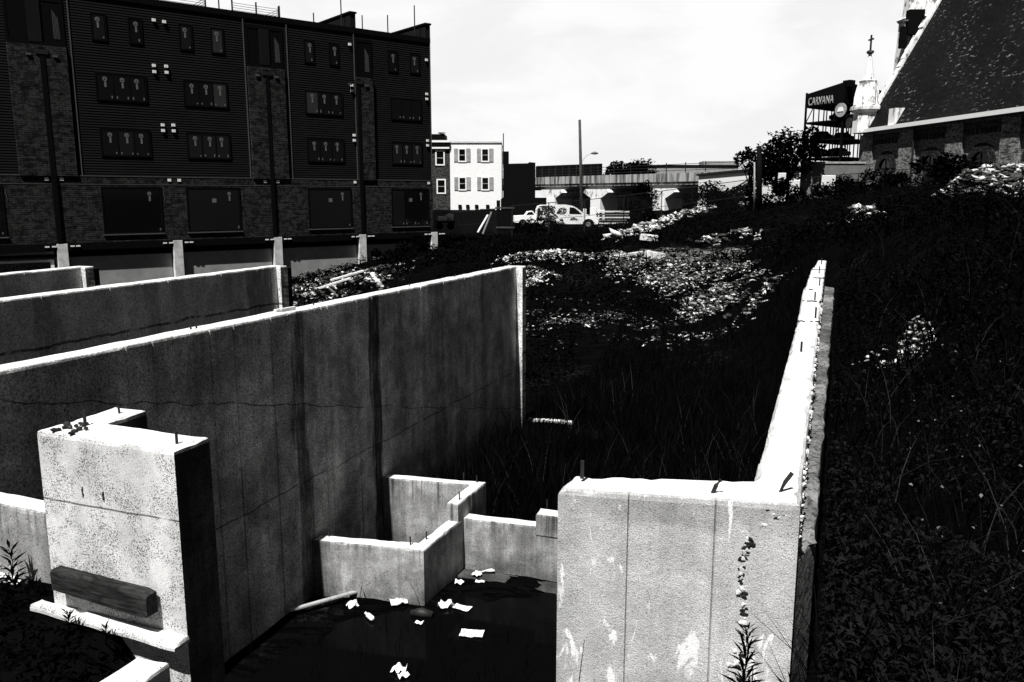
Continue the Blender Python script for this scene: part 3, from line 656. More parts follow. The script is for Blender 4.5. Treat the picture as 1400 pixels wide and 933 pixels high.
# ------------------------------------------------------------------ rubble
def chips(name, C, size, flat, mats, seed=0, mi=None, parent=None):
    n = len(C); cube = np.array([(x, y, z) for z in (-1, 1) for y in (-1, 1) for x in (-1, 1)], float)
    V = cube[None]*rng.uniform(.35, 1.1, (n, 8, 3)); V *= size[:, None, None]*.5; V[:, :, 2] *= flat
    V[:, :, 0] *= 1.7; a, b, c = rng.normal(0.1, .7, n), rng.normal(0, .35, n), rng.normal(0, .35, n)
    def rot(V, ax, t):
        i, j = [(1, 2), (0, 2), (0, 1)][ax]; W_ = V.copy(); W_[:, :, i] = V[:, :, i]*np.cos(t)[:, None]-V[:, :, j]*np.sin(t)[:, None]; W_[:, :, j] = V[:, :, i]*np.sin(t)[:, None]+V[:, :, j]*np.cos(t)[:, None]; return W_
    V = rot(rot(rot(V, 2, a), 0, b), 1, c)+C[:, None]
    Fq = np.array([(0, 2, 3, 1), (4, 5, 7, 6), (0, 1, 5, 4), (2, 6, 7, 3), (0, 4, 6, 2), (1, 3, 7, 5)])
    F = ((np.arange(n)*8)[:, None, None]+Fq[None]).reshape(-1, 4)
    return np_mesh(name, V.reshape(-1, 3), F, mats, parent, None if mi is None else np.repeat(mi, 6))
def hit(x, y, dmax=90):              # where a sight line meets the ground
    r = ray(x, y); r = r/(-math.sin(YAW)*r[0]+math.cos(YAW)*r[1]); d = np.arange(6, dmax, .15); Pp = r[None]*d[:, None]
    g = ground_z(Pp[:, 0], Pp[:, 1]); k = np.argmax(Pp[:, 2] < g) if (Pp[:, 2] < g).any() else np.argmin(Pp[80:, 2]-g[80:])+80; return Pp[k]
def rubble(name, pix, n, spread, size, flat, label, mound=.25, seed=0, bright=.6, gap=0.):
    pts = np.array([hit(*q) if len(q) == 2 else at_depth(*q) for q in pix]); i = rng.integers(0, len(pts), n); j = np.minimum(i+1, len(pts)-1); t = rng.random(n)[:, None]
    c = pts[i]*(1-t)+pts[j]*t; dx = rng.normal(0, spread, (n, 2)); X = c[:, 0]+dx[:, 0]; Y = c[:, 1]+dx[:, 1]
    kk = fnoise(X*.7+Y*.3, Y*1.6, .9)+.8*fnoise(X*1.1+Y*.5, Y*4.5, .9)+.4*fnoise(X, Y, 2.9) > gap-.3*rng.random(n); X, Y, dx = X[kk], Y[kk], dx[kk]; n = len(X)
    hh = mound*np.exp(-((dx**2).sum(1))/(2*spread**2)); C = np.stack([X, Y, ground_z(X, Y)+hh*rng.random(n)**.5], 1)
    o = chips(name, C, rng.uniform(size[0], size[1], n)*np.where(rng.random(n) < .05, 1.6, 1), flat, [M['rubble'], M['rubblem'], M['rubbled']], mi=np.where(rng.random(n) < bright, np.where(rng.random(n) < .6, 0, 1), 2))
    return tag(o, label, kind='stuff')
rubble('rubble_heap', [(850, 368), (890, 364), (940, 372), (990, 382), (1030, 396), (970, 396), (910, 384), (960, 408), (1010, 408)], 11000, .6, (.02, .12), .35, 'broad bright heap of broken concrete beyond the pit', .35, bright=.4, gap=.14)
rubble('rubble_heap', [(700, 358), (740, 352), (780, 353), (810, 356), (840, 352)], 2200, .45, (.03, .13), .4, 'band of white rubble along the crest behind the long wall end', .3)
rubble('rubble_heap', [(722, 372), (735, 378), (742, 385)], 700, .3, (.04, .15), .45, 'white rubble clump touching the end of the long wall', .3)
rubble('rubble_heap', [(725, 430), (760, 435), (800, 442), (830, 438), (780, 450)], 1700, .7, (.02, .08), .4, 'scattered dull rubble on the slope beyond the long wall end', .15, bright=.18, gap=.2)
rubble('rubble_heap', [(860, 452), (920, 458), (970, 455)], 300, .4, (.03, .1), .4, 'thin line of rubble along the foot of the slope', .1, bright=.35, gap=.1)
rubble('rubble_heap', [(838, 330), (862, 322), (890, 312), (915, 302), (940, 293), (955, 291)], 900, .36, (.08, .34), .6, 'ridge of white broken slabs below the fence', .5, bright=.8)
rubble('rubble_heap', [(965, 333), (985, 328), (1020, 322)], 120, .4, (.1, .3), .5, 'small pale rubble streak among the weeds in the middle distance', .3, bright=.5)
rubble('rubble_heap', [(1160, 300), (1176, 299), (1188, 303)], 110, .35, (.12, .3), .5, 'small white rubble spot on the weedy rise', .7, bright=.7)
rubble('rubble_heap', [(1205, 496), (1228, 489), (1250, 486)], 420, .13, (.025, .08), .5, 'bright rubble patch on the weedy slope right of the right wall', .5, bright=.6, gap=-.1)
rubble('rubble_heap', [(1318, 250, 40), (1345, 232, 40.5), (1365, 228, 41), (1395, 225, 40), (1420, 228, 40), (1360, 246, 39), (1400, 250, 39)], 3600, .6, (.04, .3), .45, 'large pale heap of broken slabs below the church wall', 1.1, bright=.4, gap=-.1)
rubble('gravel_slope', [(392, 408), (430, 392), (470, 384), (500, 375), (440, 402), (400, 395)], 4200, 1.1, (.05, .13), .7, 'grey gravel slope between the walls and the building', .12, bright=.3)
rubble('rubble_heap', [(500, 384), (520, 386)], 50, .25, (.1, .35), .5, 'few white shards under the weeds by the gravel', .3, bright=.9)
def slab(q, l, w, h, rz, ry, label, mat='offwhite', name='concrete_slab', cat='slab', dz=.2):
    p = hit(*q); k = MB(); k.box(-l/2, l/2, -w/2, w/2, -h/2, h/2); o = k.build(name, M[mat], bevel=min(h, w)*.12); o.location = p+np.array([0, 0, dz]); o.rotation_euler = (0, ry, rz); tag(o, label, cat); return o
slab((887, 331), .9, .4, .35, .3, .1, 'white boulder-like slab lying below the ridge of slabs', 'rubble')
slab((895, 356), .8, .5, .3, .4, .15, 'white block on the crest above the broad rubble heap', 'rubble')
slab((850, 356), 2.6, .25, .12, .6, -.12, 'long pale plank across the crest behind the rubble heap', 'rubble', 'plank', 'plank')
slab((455, 398), 1.6, .22, .08, .55, -.3, 'white board tipped on the gravel behind the longest wall', 'offwhite', 'board', 'board', .3)
slab((475, 388), 1.5, .2, .08, .75, -.25, 'upper white board above the tipped one on the gravel', 'offwhite', 'board', 'board', .35)
slab((458, 408), .9, .1, .08, 1.2, .7, 'thin white lath standing among the boards on the gravel', 'offwhite', 'lath', 'lath', .2)

# ------------------------------------------------------------------ trees and bushes
def bush_cloud(n, rad, lobes, seed):
    r = random.Random(seed); L = [(Vector((r.gauss(0, .42)*rad[0], r.gauss(0, .42)*rad[1], rad[2]*r.uniform(.15, .82))), r.uniform(.28, .5)*min(rad)) for _ in range(lobes)]
    C = []
    for i in range(n):
        c, q = L[i % lobes]; d = rng.normal(size=3); d /= np.linalg.norm(d); C.append(np.array(c)+d*q*rng.uniform(.55, 1.08))
    return np.array(C), L
def tree(name, base, h, rad, label, trunk_h, n=2600, lobes=16, leaf=.25, mat='leafd', seed=0, cat='tree', group=None):
    t = thing(name, label, cat, base, 0, group); C, L = bush_cloud(n, (rad, rad, h-trunk_h), lobes, seed); C[:, 2] += trunk_h
    C[:, 2] *= h/C[:, 2].max(); C[:, 2] = np.maximum(C[:, 2], .05)
    leaves('crown', C, rng.uniform(.6, 1.5, n)*leaf, M[mat], t, slim=.7)
    k = MB(); k.tube([(0, 0, -.5), (.05, 0, trunk_h*.6), (0, .05, trunk_h+.3*(h-trunk_h))], [h*.028, h*.022, h*.014], 8)
    for c, q in L[:9]: k.tube([(0, .02, trunk_h*.8), (c.x*.5, c.y*.5, trunk_h+c.z*.55), (c.x, c.y, trunk_h+c.z)], [h*.013, h*.009, h*.004], 5)
    k.build('trunk', M['bark'], t); return t
def top_h(x, d, y): return max(.7, float(at_depth(x, y, d)[2])-base_at(x, d)[2])
def base_at(x, d, z=None): p = at_depth(x, 268, d); return (p[0], p[1], float(ground_z(p[0], p[1])) if z is None else z)
tree('broadleaf_tree', base_at(855, 125), top_h(855, 125, 217), 4.6, 'round dark tree rising behind the viaduct', 3.5, 3400, 20, .5, seed=4)
tree('broadleaf_tree', base_at(1076, 62), top_h(1076, 62, 168), 3.0, 'tall ragged tree with sky showing through, left of the steel frame tower', 1.6, 2300, 22, .33, seed=9)
tree('broadleaf_tree', base_at(1026, 70), top_h(1026, 70, 200), 1.7, 'small dark tree left of the ragged tall tree', 1.5, 1000, 9, .3, seed=12)
tree('bush', base_at(1285, 56), top_h(1285, 56, 206), 1.6, 'dark bush against the church wall beside the rubble heap', .3, 2200, 12, .25, seed=15, cat='bush')
tree('bush', base_at(1215, 58), top_h(1215, 58, 229), 1.8, 'low dark bush at the left end of the church wall', .2, 1200, 8, .22, seed=17, cat='bush')
tree('bush', base_at(985, 70), top_h(985, 70, 247), 2.6, 'wide black bush in front of the white shed', .2, 2400, 14, .25, seed=19, cat='bush')
tree('bush', base_at(1020, 66), top_h(1020, 66, 252), 2.2, 'low black bush at the foot of the dark pole', .2, 1500, 10, .25, seed=41, cat='bush')
tree('bush', base_at(880, 62), top_h(880, 62, 246), 1.4, 'upright dark shrub in the fence under the viaduct', .2, 1400, 10, .2, seed=21, cat='bush')
tree('bush', base_at(722, 60), top_h(722, 60, 296), 1.1, 'small dark shrub hiding the pale pickup', .1, 700, 6, .16, seed=23, cat='bush')
tree('bush', base_at(758, 61), top_h(756, 61, 300), .85, 'small dark shrub in front of the painted van', .1, 650, 6, .16, seed=25, cat='bush')
tree('bush', base_at(545, 46), .9, 2.2, 'low weedy mound of leaves above the gravel slope', .0, 1600, 10, .16, seed=27, cat='bush')
tree('bush', base_at(590, 50), 1.0, 2.4, 'low leafy mound at the right corner of the dark building', .0, 1600, 10, .16, seed=29, cat='bush')
tree('bush', base_at(1150, 56), top_h(1150, 56, 238), 2.4, 'low dark thicket below the steel frame tower', .1, 1700, 12, .22, seed=31, cat='bush')
tree('bush', base_at(1095, 54), top_h(1095, 54, 242), 2.4, 'low dark thicket at the foot of the ragged tall tree', .1, 1700, 12, .22, seed=33, cat='bush')
tree('broadleaf_tree', base_at(808, 118), top_h(808, 118, 236), 2.4, 'small dark tree top left of the round tree behind the viaduct', 2.5, 700, 7, .4, seed=35)

# ------------------------------------------------------------------ dark terraced building
BA = R(60.4)
bd = thing('apartment_building', 'long dark four storey brick and charcoal siding building with taped windows, on concrete posts', 'building', (-24.61, 47.79, -4.9), BA)
Z0 = 4.9                                 # local z = world z + Z0; x runs along the front, y into the house
k = MB(); k.box(-34, 0, .12, 12, 2.7, 14.6); k.build('wall_core', M['black'], bd)
# lap siding: saw tooth sheet
k = MB(); z = 1.0; lap = .125
zz = []
while z < 9.5: zz += [(z, -.0), (z+lap-.004, .022)]; z += lap
V = []; Fs = []
for (z_, y_) in zz: V += [(-34, y_, z_+Z0), (.2, y_, z_+Z0)]
for i in range(len(zz)-1): Fs.append((2*i, 2*i+1, 2*i+3, 2*i+2))
k.add(V, Fs); k.build('siding', M['siding'], bd)
k = MB(); k.box(-34, .22, -.04, .3, 9.42+Z0, 9.72+Z0); k.build('cornice', M['black'], bd)
k = MB(); k.box(-34, .2, -.06, .12, -2.25+Z0, .62+Z0); k.box(-34, .2, -.05, .12, .62+Z0, .98+Z0); k.build('brick_base', M['brick'], bd)
k = MB(); k.box(-34, .2, -.065, -.0, .98+Z0, 1.02+Z0); k.box(-34, .2, -.07, -.05, .58+Z0, .61+Z0)
for x in (-20.2, -15.4, -11.75, -9.3, -5.15, .16): k.box(x, x+.05, -.03, .0, 1.02+Z0, 9.4+Z0) if x not in (-15.4,) else None
k.build('siding_trim', M['trim'], bd)
for x0, x1, dp in [(-22.85, -20.4, -21.45), (-11.62, -9.52, -10.55), (-5.02, -3.95, -4.95)]:
    k = MB(); k.box(x0, x1, -.12, .1, .98+Z0, 6.95+Z0); k.build('brick_pilaster', M['brick'], bd)
    k = MB(); k.box(dp-.11, dp+.11, -.145, -.1, -2.2+Z0, 6.85+Z0); k.build('downspout', M['black'], bd)
    k = MB(); k.box(dp-.26, dp+.26, -.16, -.1, 6.55+Z0, 6.75+Z0); k.build('gutter_box', M['darkmetal'], bd)
    for dx in (-.55, .55): kk = MB().box(dp+dx-.1, dp+dx+.1, -.175, -.11, 6.45+Z0, 6.55+Z0); kk.build('flood_light', M['trim'], bd)
    k = MB(); w = x1-x0
    k.box(x0, x1, -.05, .1, 6.95+Z0, 7.12+Z0); k.box(x0, x0+.12, -.03, .08, 7.12+Z0, 9.0+Z0); k.box(x1-.12, x1, -.03, .08, 7.12+Z0, 9.0+Z0)
    k.box(x0, x1, -.03, .08, 8.95+Z0, 9.15+Z0); k.build('loggia_frame', M['black'], bd)
    k = MB(); k.box(x0+.12, x1-.12, -.015, .05, 7.1+Z0, 8.97+Z0); lo = k.build('loggia_opening', M['black'], bd)
    if w > 1.5:
        k = MB(); k.box((x0+x1)/2-.3, (x0+x1)/2+.25, -.06, .02, 7.1+Z0, 8.97+Z0); k.build('loggia_panel', M['siding'], bd)
    k = MB()
    for i in range(5): k.bar((x1-.45+.06*i, -.02, 7.3+Z0), (x1-.45+.05*i, -.02, 8.6+Z0-.08*i), .02, .02)
    k.build('curtain', M['trim'], bd)
# windows
def sticker(parent, cx, z, s_=1.0, seed=0):
    k = MB(); n = 12; r = .11*s_
    k.add([(cx+r*math.cos(2*PI*i/n), -.018, z+r*math.sin(2*PI*i/n)) for i in range(n)]+[(cx+r*.55*math.cos(2*PI*i/n), -.018, z+r*.55*math.sin(2*PI*i/n)) for i in range(n)],
          [(i, (i+1) % n, n+(i+1) % n, n+i) for i in range(n)])
    k.box(cx-r*.75, cx+r*.75, -.021, -.016, z-.012, z+.03); k.box(cx-.035, cx+.055, -.021, -.015, z-.13*s_-.26, z-.13*s_)
    return k.build('sticker', M['stickers'], parent)
M['stickers'] = plain('window_sticker', .13, .6, .2, .1)
def window(x0, x1, z0, z1, panes, stick=True, pale=(), dots=True, paper=False, dy=0):
    f = MB(); t = .07; b0 = bd
    f.box(x0, x1, -.03, .02, z0+Z0, z0+t+Z0); f.box(x0, x1, -.03, .02, z1-t+Z0, z1+Z0); f.box(x0, x0+t, -.03, .02, z0+t+Z0, z1-t+Z0); f.box(x1-t, x1, -.03, .02, z0+t+Z0, z1-t+Z0)
    pw = (x1-x0-2*t)/panes
    for i in range(1, panes): f.box(x0+t+pw*i-.03, x0+t+pw*i+.03, -.028, .02, z0+t+Z0, z1-t+Z0)
    fr = f.build('window', M['black'], bd)
    for i in range(panes):
        a = x0+t+pw*i+.03; b = x0+t+pw*(i+1)-.03
        MB().box(a, b, -.012, .02, z0+t+Z0, z1-t+Z0).build('pane', M['glass_lit'] if i in pale else M[random.choice(['glass', 'glass', 'glass_dim'])], fr)
        if stick: sticker(fr, (a+b)/2+random.uniform(-.06, .06), z1-.32+Z0, 1)
        if dots:
            for dx in ([.08] if i else [])+[b-a-.1]:
                k = MB(); hgt = random.uniform(.06, .16); k.box(a+dx, a+dx+.06, -.02, -.014, z0+.12+Z0, z0+.12+hgt+Z0)
                k.build('corner_label', M['stickers_dim'], fr)
    if dy: fr.location = (0, dy, 0)
    if paper: MB().box((x0+x1)/2-.1, (x0+x1)/2+.13, -.02, -.014, z1-.82+Z0, z1-.6+Z0).build('notice', M['stickers_dim'], fr)
    return fr
M['stickers_dim'] = plain('faded_label', .12, .6, .2, .1)
for (a, b, c, d) in [(-19.23, -18.52, 7.45, 8.75), (-17.55, -16.88, 7.48, 8.75), (-15.12, -14.42, 7.43, 8.75), (-13.5, -12.8, 7.43, 8.75), (-8.28, -7.64, 7.46, 8.75), (-6.75, -6.1, 7.46, 8.72), (-2.87, -2.16, 7.46, 8.72), (-1.32, -.58, 7.5, 8.7)]:
    window(a, b, c, d, 1, pale=(0,) if a in (-13.5,) else ())
for j, (a, b) in enumerate([(-19.24, -16.86), (-15.08, -12.76), (-8.33, -5.97), (-2.75, -.5)]):
    window(a, b, 4.65, 6.0, 3, pale={1: (2,), 2: (0,)}.get(j, ()), stick=(j != 3)); window(a, b, 1.97, 3.34, 3)
    if j == 3: pass
for (a, b, p) in [(-19.42, -16.55, False), (-15.3, -12.42, True), (-8.42, -5.63, True), (-2.88, -.12, True), (-27.2, -23.6, False)]:
    fr = window(a, b, -1.85, .5, 3 if a == -2.88 else 1, stick=False, paper=p, dy=-.06)
    sticker(fr, b-.6, .15+Z0, .9); MB().box(a-.05, b+.05, -.06, -.005, -1.92+Z0, -1.86+Z0).build('sill', M['trim'], fr)
    MB().bar((b+.1, -.01, .3+Z0), (b+.16, -.01, -.2+Z0), .02).build('cable_loop', M['trim'], fr)
for (x, z) in [(-16.45, 6.52), (-15.85, 6.54), (-16.45, 6.22), (-15.85, 6.24), (-16.23, 3.62), (-15.7, 3.64), (-16.23, 3.34), (-15.7, 3.35), (-16.3, 8.72), (-15.8, 8.7), (-21.75, .83), (-21.1, .83), (-16.1, .84), (-15.6, .84), (-10.95, .83), (-10.2, .83), (-5.35, 6.45), (-5.35, 6.15), (-5.3, 3.6), (-5.3, 3.3), (-5.35, .85), (-.12, 6.35), (-.12, 6.05), (-.12, 3.5), (-.12, 3.2), (-.1, .85), (-5.4, 8.75), (-.1, 8.4)]:
    k = MB(); k.prism([(x-.085, z-.07+Z0), (x+.085, z-.07+Z0), (x+.085, z+.07+Z0), (x-.085, z+.07+Z0)], -.075, -.02); k.build('light_fixture', M['white'], bd)
# carport level
k = MB(); k.box(-34, .3, -.1, 1.0, -2.6+Z0, -2.25+Z0); k.box(-34, .3, .12, 1.0, -2.92+Z0, -2.6+Z0); k.build('edge_beam', M['black'], bd)
for i, (a, b) in enumerate([(-21.0, -16.2), (-15.55, -10.7), (-10.1, -5.3), (-4.65, -.05)]):
    MB().box(a, b, .14, .24, -5.2+Z0, -2.95+.1*i+Z0).build('infill_board', M['infill'], bd)
for x in (-21.6, -16.15, -10.62, -5.22, .0):
    MB().box(x, x+.48, -.14, .35, -5.4+Z0, -2.27+Z0).build('concrete_post', M['siding_post'], bd, bevel=.015)
    k = MB()
    for dx in (-.5, -.2, .6, .85): k.box(x+dx, x+dx+.18, -.16, -.11, -2.42+Z0, -2.36+Z0)
    k.build('strip_lamp', M['white'], bd)
k = MB(); k.box(-34, -21.7, .1, .3, -2.75+Z0, -2.3+Z0); k.build('garage_fascia', M['infill'], bd)
k = MB(); k.box(-34, -21.75, .05, .2, -3.12+Z0, -3.02+Z0); k.box(-21.9, -21.75, .05, .2, -5.2+Z0, -3.12+Z0); k.build('garage_frame', M['white'], bd)
# roof: fire walls, railings, pipes
for x in (-5.3, -.12):
    k = MB(); k.add([(x, -.02, 9.6+Z0), (x+.34, -.02, 9.6+Z0), (x+.34, 9, 9.6+Z0), (x, 9, 9.6+Z0), (x, -.02, 10.5+Z0), (x+.34, -.02, 10.5+Z0), (x+.34, 9, 10.5+Z0), (x, 9, 10.5+Z0)],
                    [(0, 3, 2, 1), (4, 5, 6, 7), (0, 1, 5, 4), (1, 2, 6, 5), (2, 3, 7, 6), (3, 0, 4, 7)]); k.build('fire_wall', M['siding'], bd)
    MB().box(x-.06, x+.4, -.08, 9, 10.5+Z0, 10.6+Z0).build('coping', M['black'], bd)
for x0, x1 in [(-18.5, -12.6), (-11.1, -8.3)]:
    k = MB()
    for i in range(9):
        z = 9.75+.13*i+Z0; k.bar((x1, 3., z), (x1, 8, z), .02); k.bar((x0, 3., z), (x1, 3., z), .02)
    for p in [(x1, 3.), (x1, 8), (x0, 3.), ((x0+x1)/2, 3.)]: k.bar((p[0], p[1], 9.6+Z0), (p[0], p[1], 11.0+Z0), .07)
    k.build('roof_railing', M['darkmetal'], bd)
for x, y, h_ in [(-5.6, .5, 1.9), (-.7, .3, 1.6), (-4.2, 2, .6), (-3.4, 2, .95), (-2.2, 1.0, .95), (-9.5, .4, .35), (-7.4, .4, .3), (-12.8, .4, .25), (-16.8, .4, .3)]:
    MB().tube([(x, y, 9.6+Z0), (x, y, 10.0+h_+Z0)], .035, 6).build('vent_pipe', M['darkmetal'], bd)

# ------------------------------------------------------------------ row houses beyond
HR = R(21.6)
def house_win(root, x, z, w, h, y, shut=None, fr='white'):
    f = MB(); t = .11; f.box(x-w/2-t, x+w/2+t, y-.06, y, z-t, z); f.box(x-w/2-t, x+w/2+t, y-.06, y, z+h, z+h+t); f.box(x-w/2-t, x-w/2, y-.06, y, z, z+h); f.box(x+w/2, x+w/2+t, y-.06, y, z, z+h)
    o = f.build('window', M[fr], root); MB().box(x-w/2, x+w/2, y-.03, y, z, z+h).build('pane', M['glass'], o)
    MB().box(x-w/2, x+w/2, y-.05, y-.03, z+h*.47, z+h*.53).build('sash', M['midgrey'], o)
    if shut:
        for s_ in (-1, 1): MB().box(x+s_*(w/2+t+.19)-.17, x+s_*(w/2+t+.19)+.17, y-.05, y, z-.08, z+h+.08).build('shutter', M['midgrey'], o)
p = at_depth(616, 283, 75); wh = thing('row_house', 'bright white three storey house with grey shutters', 'house', (p[0], p[1], -3.2), HR)
wd = 4.62; zb = 3.2
MB().box(0, wd, 0, 8, -1, 4.72+zb).build('wall', M['white'], wh)
MB().box(-.02, wd+.02, -.08, 8, 4.72+zb, 4.85+zb).build('cornice', M['offwhite'], wh)
for x in (1.1, 3.15):
    house_win(wh, x, 3.2+zb-.05, .52, 1.0, 0, True); house_win(wh, x, .7+zb-.05, .52, 1.0, 0, True)
for x in (.7, 1.4, 2.2, 3.2): MB().box(x, x+.3, -.1, .02, -1.05+zb, -.72+zb).build('meter_box', M['black'], wh)
p = at_depth(591, 283, 75); bh = thing('row_house', 'narrow dark brick house with white framed windows left of the white house', 'house', (p[0]-1.2, p[1]-.45, -3.2), HR)
MB().box(0, 2.9, 0, 8, -1, 4.3+zb).build('wall', M['brickmid'], bh)
MB().box(-.05, 2.95, -.25, 8, 4.45+zb, 4.75+zb).build('roof', M['black'], bh); MB().box(-.05, 2.95, -.3, .0, 4.75+zb, 4.93+zb).build('cornice', M['white'], bh); MB().box(-.05, 2.9, -.2, .0, 4.2+zb, 4.4+zb).build('frieze', M['white'], bh)
MB().box(0, 2.4, 1, 4, 4.93+zb, 5.55+zb).build('chimney', M['black'], bh)
house_win(bh, 2.05, 2.85+zb, .62, 1.1, 0); house_win(bh, 2.12, .35+zb, .62, 1.1, 0)
k = MB(); k.lathe([(.05, 0), (.3, .05), (.36, .15), (.05, .12)], 10, (2.15, 1.2)); o = k.build('satellite_dish', M['offwhite'], bh); o.location = (0, 0, 5.55+zb)
p = at_depth(688, 283, 74); kb = thing('row_house', 'black flat roofed building right of the white house', 'building', (p[0], p[1], -3.2), HR)
k = MB(); k.prism([(0, -1), (2.85, -1), (2.85, 2.95+zb), (2.3, 3.0+zb), (2.2, 2.9+zb), (0, 2.85+zb)], 0, 8); k.build('wall', M['black'], kb)
MB().box(-.05, .5, .5, 1.3, 2.85+zb, 3.95+zb).build('chimney', M['black'], kb); MB().tube([(.02, .45, 2.5+zb), (.02, .45, 5.5+zb)], .05, 6).build('vent_pipe', M['darkmetal'], kb)

# ------------------------------------------------------------------ viaduct
va = np.array([-62., 121.]); vb_ = np.array([-12.0, 89.0]); vd = (vb_-va); vl = np.linalg.norm(vd); rz = math.atan2(vd[1], vd[0])
vi = thing('viaduct', 'stained concrete elevated railway viaduct with flared pier heads crossing the background', 'viaduct', (va[0], va[1], -3), rz)
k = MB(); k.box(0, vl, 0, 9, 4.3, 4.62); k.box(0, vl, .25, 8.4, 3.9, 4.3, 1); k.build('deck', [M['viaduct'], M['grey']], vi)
k = MB(); k.box(0, vl, -.12, .12, 4.62, 5.55)
for i in range(int(vl/1.6)): k.box(i*1.6, i*1.6+.16, -.2, -.12, 4.62, 5.5)
k.build('parapet', M['viaduct'], vi)
k = MB()
for i in range(3): k.bar((0, 4, 6.0+.35*i), (vl, 4, 6.0+.35*i), .06)
for i in range(int(vl/3)): k.bar((i*3, 4, 4.3), (i*3, 4, 6.9), .08)
k.build('railing', M['darkmetal'], vi)
def along(px, d=None):
    best = None
    for s_ in np.arange(0, vl, .1):
        q = va+vd/vl*s_; xr = math.cos(YAW)*q[0]+math.sin(YAW)*q[1]; yf = -math.sin(YAW)*q[0]+math.cos(YAW)*q[1]
        e = abs(700+1137.3*xr/yf-px)
        if best is None or e < best[0]: best = (e, s_)
    return best[1]
for px in (757, 818, 905):
    s_ = along(px); k = MB(); k.box(s_-.9, s_+.9, -.5, 2.4, -2.5, 2.8); k.build('pier', M['white'], vi)
    k = MB(); pr = [(-.9, 2.8), (.9, 2.8), (2.3, 3.5), (2.0, 3.9), (-2.0, 3.9), (-2.3, 3.5)]; k.prism([(s_+a, b) for a, b in pr], -.45, 8.2); k.build('pier_head', M['stone'], vi)
# structures on / behind the viaduct
p = at_depth(733, 262, 128); t = thing('girder_bridge', 'dark steel girder span above the left end of the viaduct', 'bridge', (p[0], p[1], 2), rz+.12)
k = MB(); k.box(0, 13, 0, .4, 0, 2.6); k.build('girder', M['black'], t)
k = MB()
for i in range(10): k.box(i*1.4, i*1.4+.15, -.12, 0, .1, 2.5)
k.build('stiffener', M['darkmetal'], t)
p = at_depth(745, 242, 150); q = at_depth(1010, 222, 150); t = thing('factory_roof', 'low pale flat roofed building along the horizon behind the viaduct', 'building', (p[0], p[1], 0), math.atan2(q[1]-p[1], q[0]-p[0]))
L_ = float(np.hypot(q[0]-p[0], q[1]-p[1])); MB().box(16, L_, 0, 6, 0, 5.2).build('wall', M['midgrey'], t); MB().box(16, L_, -.1, 6, 5.2, 5.6).build('roof', M['black'], t)
MB().box(L_-6, L_, 1, 5, 5.6, 6.3).build('penthouse', M['midgrey'], t)
# ------------------------------------------------------------------ white shed
p = at_depth(955, 250, 82); q = at_depth(1030, 250, 74); sa = math.atan2(q[1]-p[1], q[0]-p[0]); L_ = float(np.hypot(q[0]-p[0], q[1]-p[1]))
sh = thing('shed', 'plain white walled shed with dark sloping roof edge, right of the viaduct', 'shed', (p[0], p[1], -2.5), sa)
k = MB(); k.prism([(0, -1), (L_, -1), (L_, 4.75), (0, 4.5)], 0, 5); k.build('wall', M['white'], sh)
k = MB(); k.prism([(-.2, 4.5), (L_+.2, 4.77), (L_+.2, 4.97), (-.2, 4.7)], -.15, 5.2); k.build('roof', M['darkmetal'], sh)
MB().bar((3.0, -.12, 2.2), (L_-.2, -.12, 4.1), .09).build('stair_rail', M['black'], sh)
# ------------------------------------------------------------------ poles
def pole(name, x, y0, y1, d, r, label, mat='woodpost', cat='pole', tilt=0):
    a = at_depth(x, y0, d); b = at_depth(x+tilt, y1, d); t = thing(name, label, cat, b)
    MB().tube([(0, 0, -.6), tuple((np.array(a)-b)*.5), tuple(np.array(a)-b)], [r, r*.9, r*.75], 10).build('shaft', M[mat], t, smooth=True); return t, a, b
t, a, b = pole('utility_pole', 792.5, 164, 296, 68, .14, 'tall bare utility pole with a street lamp arm beside the van', tilt=3)
v = (at_depth(795, 222, 68)-b); w = (at_depth(808, 210, 68)-b); k = MB(); k.tube([tuple(v), tuple((v+w)/2+np.array([0, 0, .15])), tuple(w)], .022, 6); k.build('lamp_arm', M['midgrey'], t)
k = MB(); k.tube([tuple(w), tuple(w+np.array([.3, .1, .03])), tuple(w+np.array([.55, .2, 0]))], [.06, .13, .05], 8); k.build('street_lamp', M['grey'], t)
pole('timber_post', 1038, 200, 288, 52, .2, 'thick dark post with climbing growth left of the ragged tree', 'black', 'post')
pole('timber_post', 1031.5, 222, 280, 51, .06, 'thin pale post beside the thick dark post', 'midgrey', 'post')
# ------------------------------------------------------------------ fences
def fence(name, pts, h, label, sp=2.6, mesh=True, dz=0):
    P_ = [at_depth(x, 268, d) for x, d in pts]; P_ = [np.array([q[0], q[1], float(ground_z(q[0], q[1]))+dz]) for q in P_]
    t = thing(name, label, 'fence', P_[0]); rails = MB(); wires = MB(); o = P_[0]
    for a, b in zip(P_, P_[1:]):
        L_ = np.linalg.norm(b-a); n = max(1, int(L_/sp))
        for i in range(n):
            q = a+(b-a)*i/n-o; MB().tube([tuple(q-np.array([0, 0, .3])), tuple(q+np.array([0, 0, h]))], .035, 6).build('post', M['darkmetal'], t)
        u = np.array([0, 0, 1.])
        rails.bar(tuple(a-o+u*h), tuple(b-o+u*h), .05); rails.bar(tuple(a-o+u*h*.5), tuple(b-o+u*h*.5), .03)
        m = int(L_/.22)
        for i in range(m):
            c = a+(b-a)*i/m-o; e = a+(b-a)*min(m, i+int(h/.22))/m-o
            wires.bar(tuple(c+u*.05), tuple(e+u*h), .008); wires.bar(tuple(c+u*h), tuple(e+u*.05), .008)
    rails.build('rail', M['darkmetal'], t); wires.build('wire_mesh', M['darkmetal'], t); return t
fence('chain_link_fence', [(594, 62), (680, 62)], 2.0, 'wire fence in front of the brick and white houses')
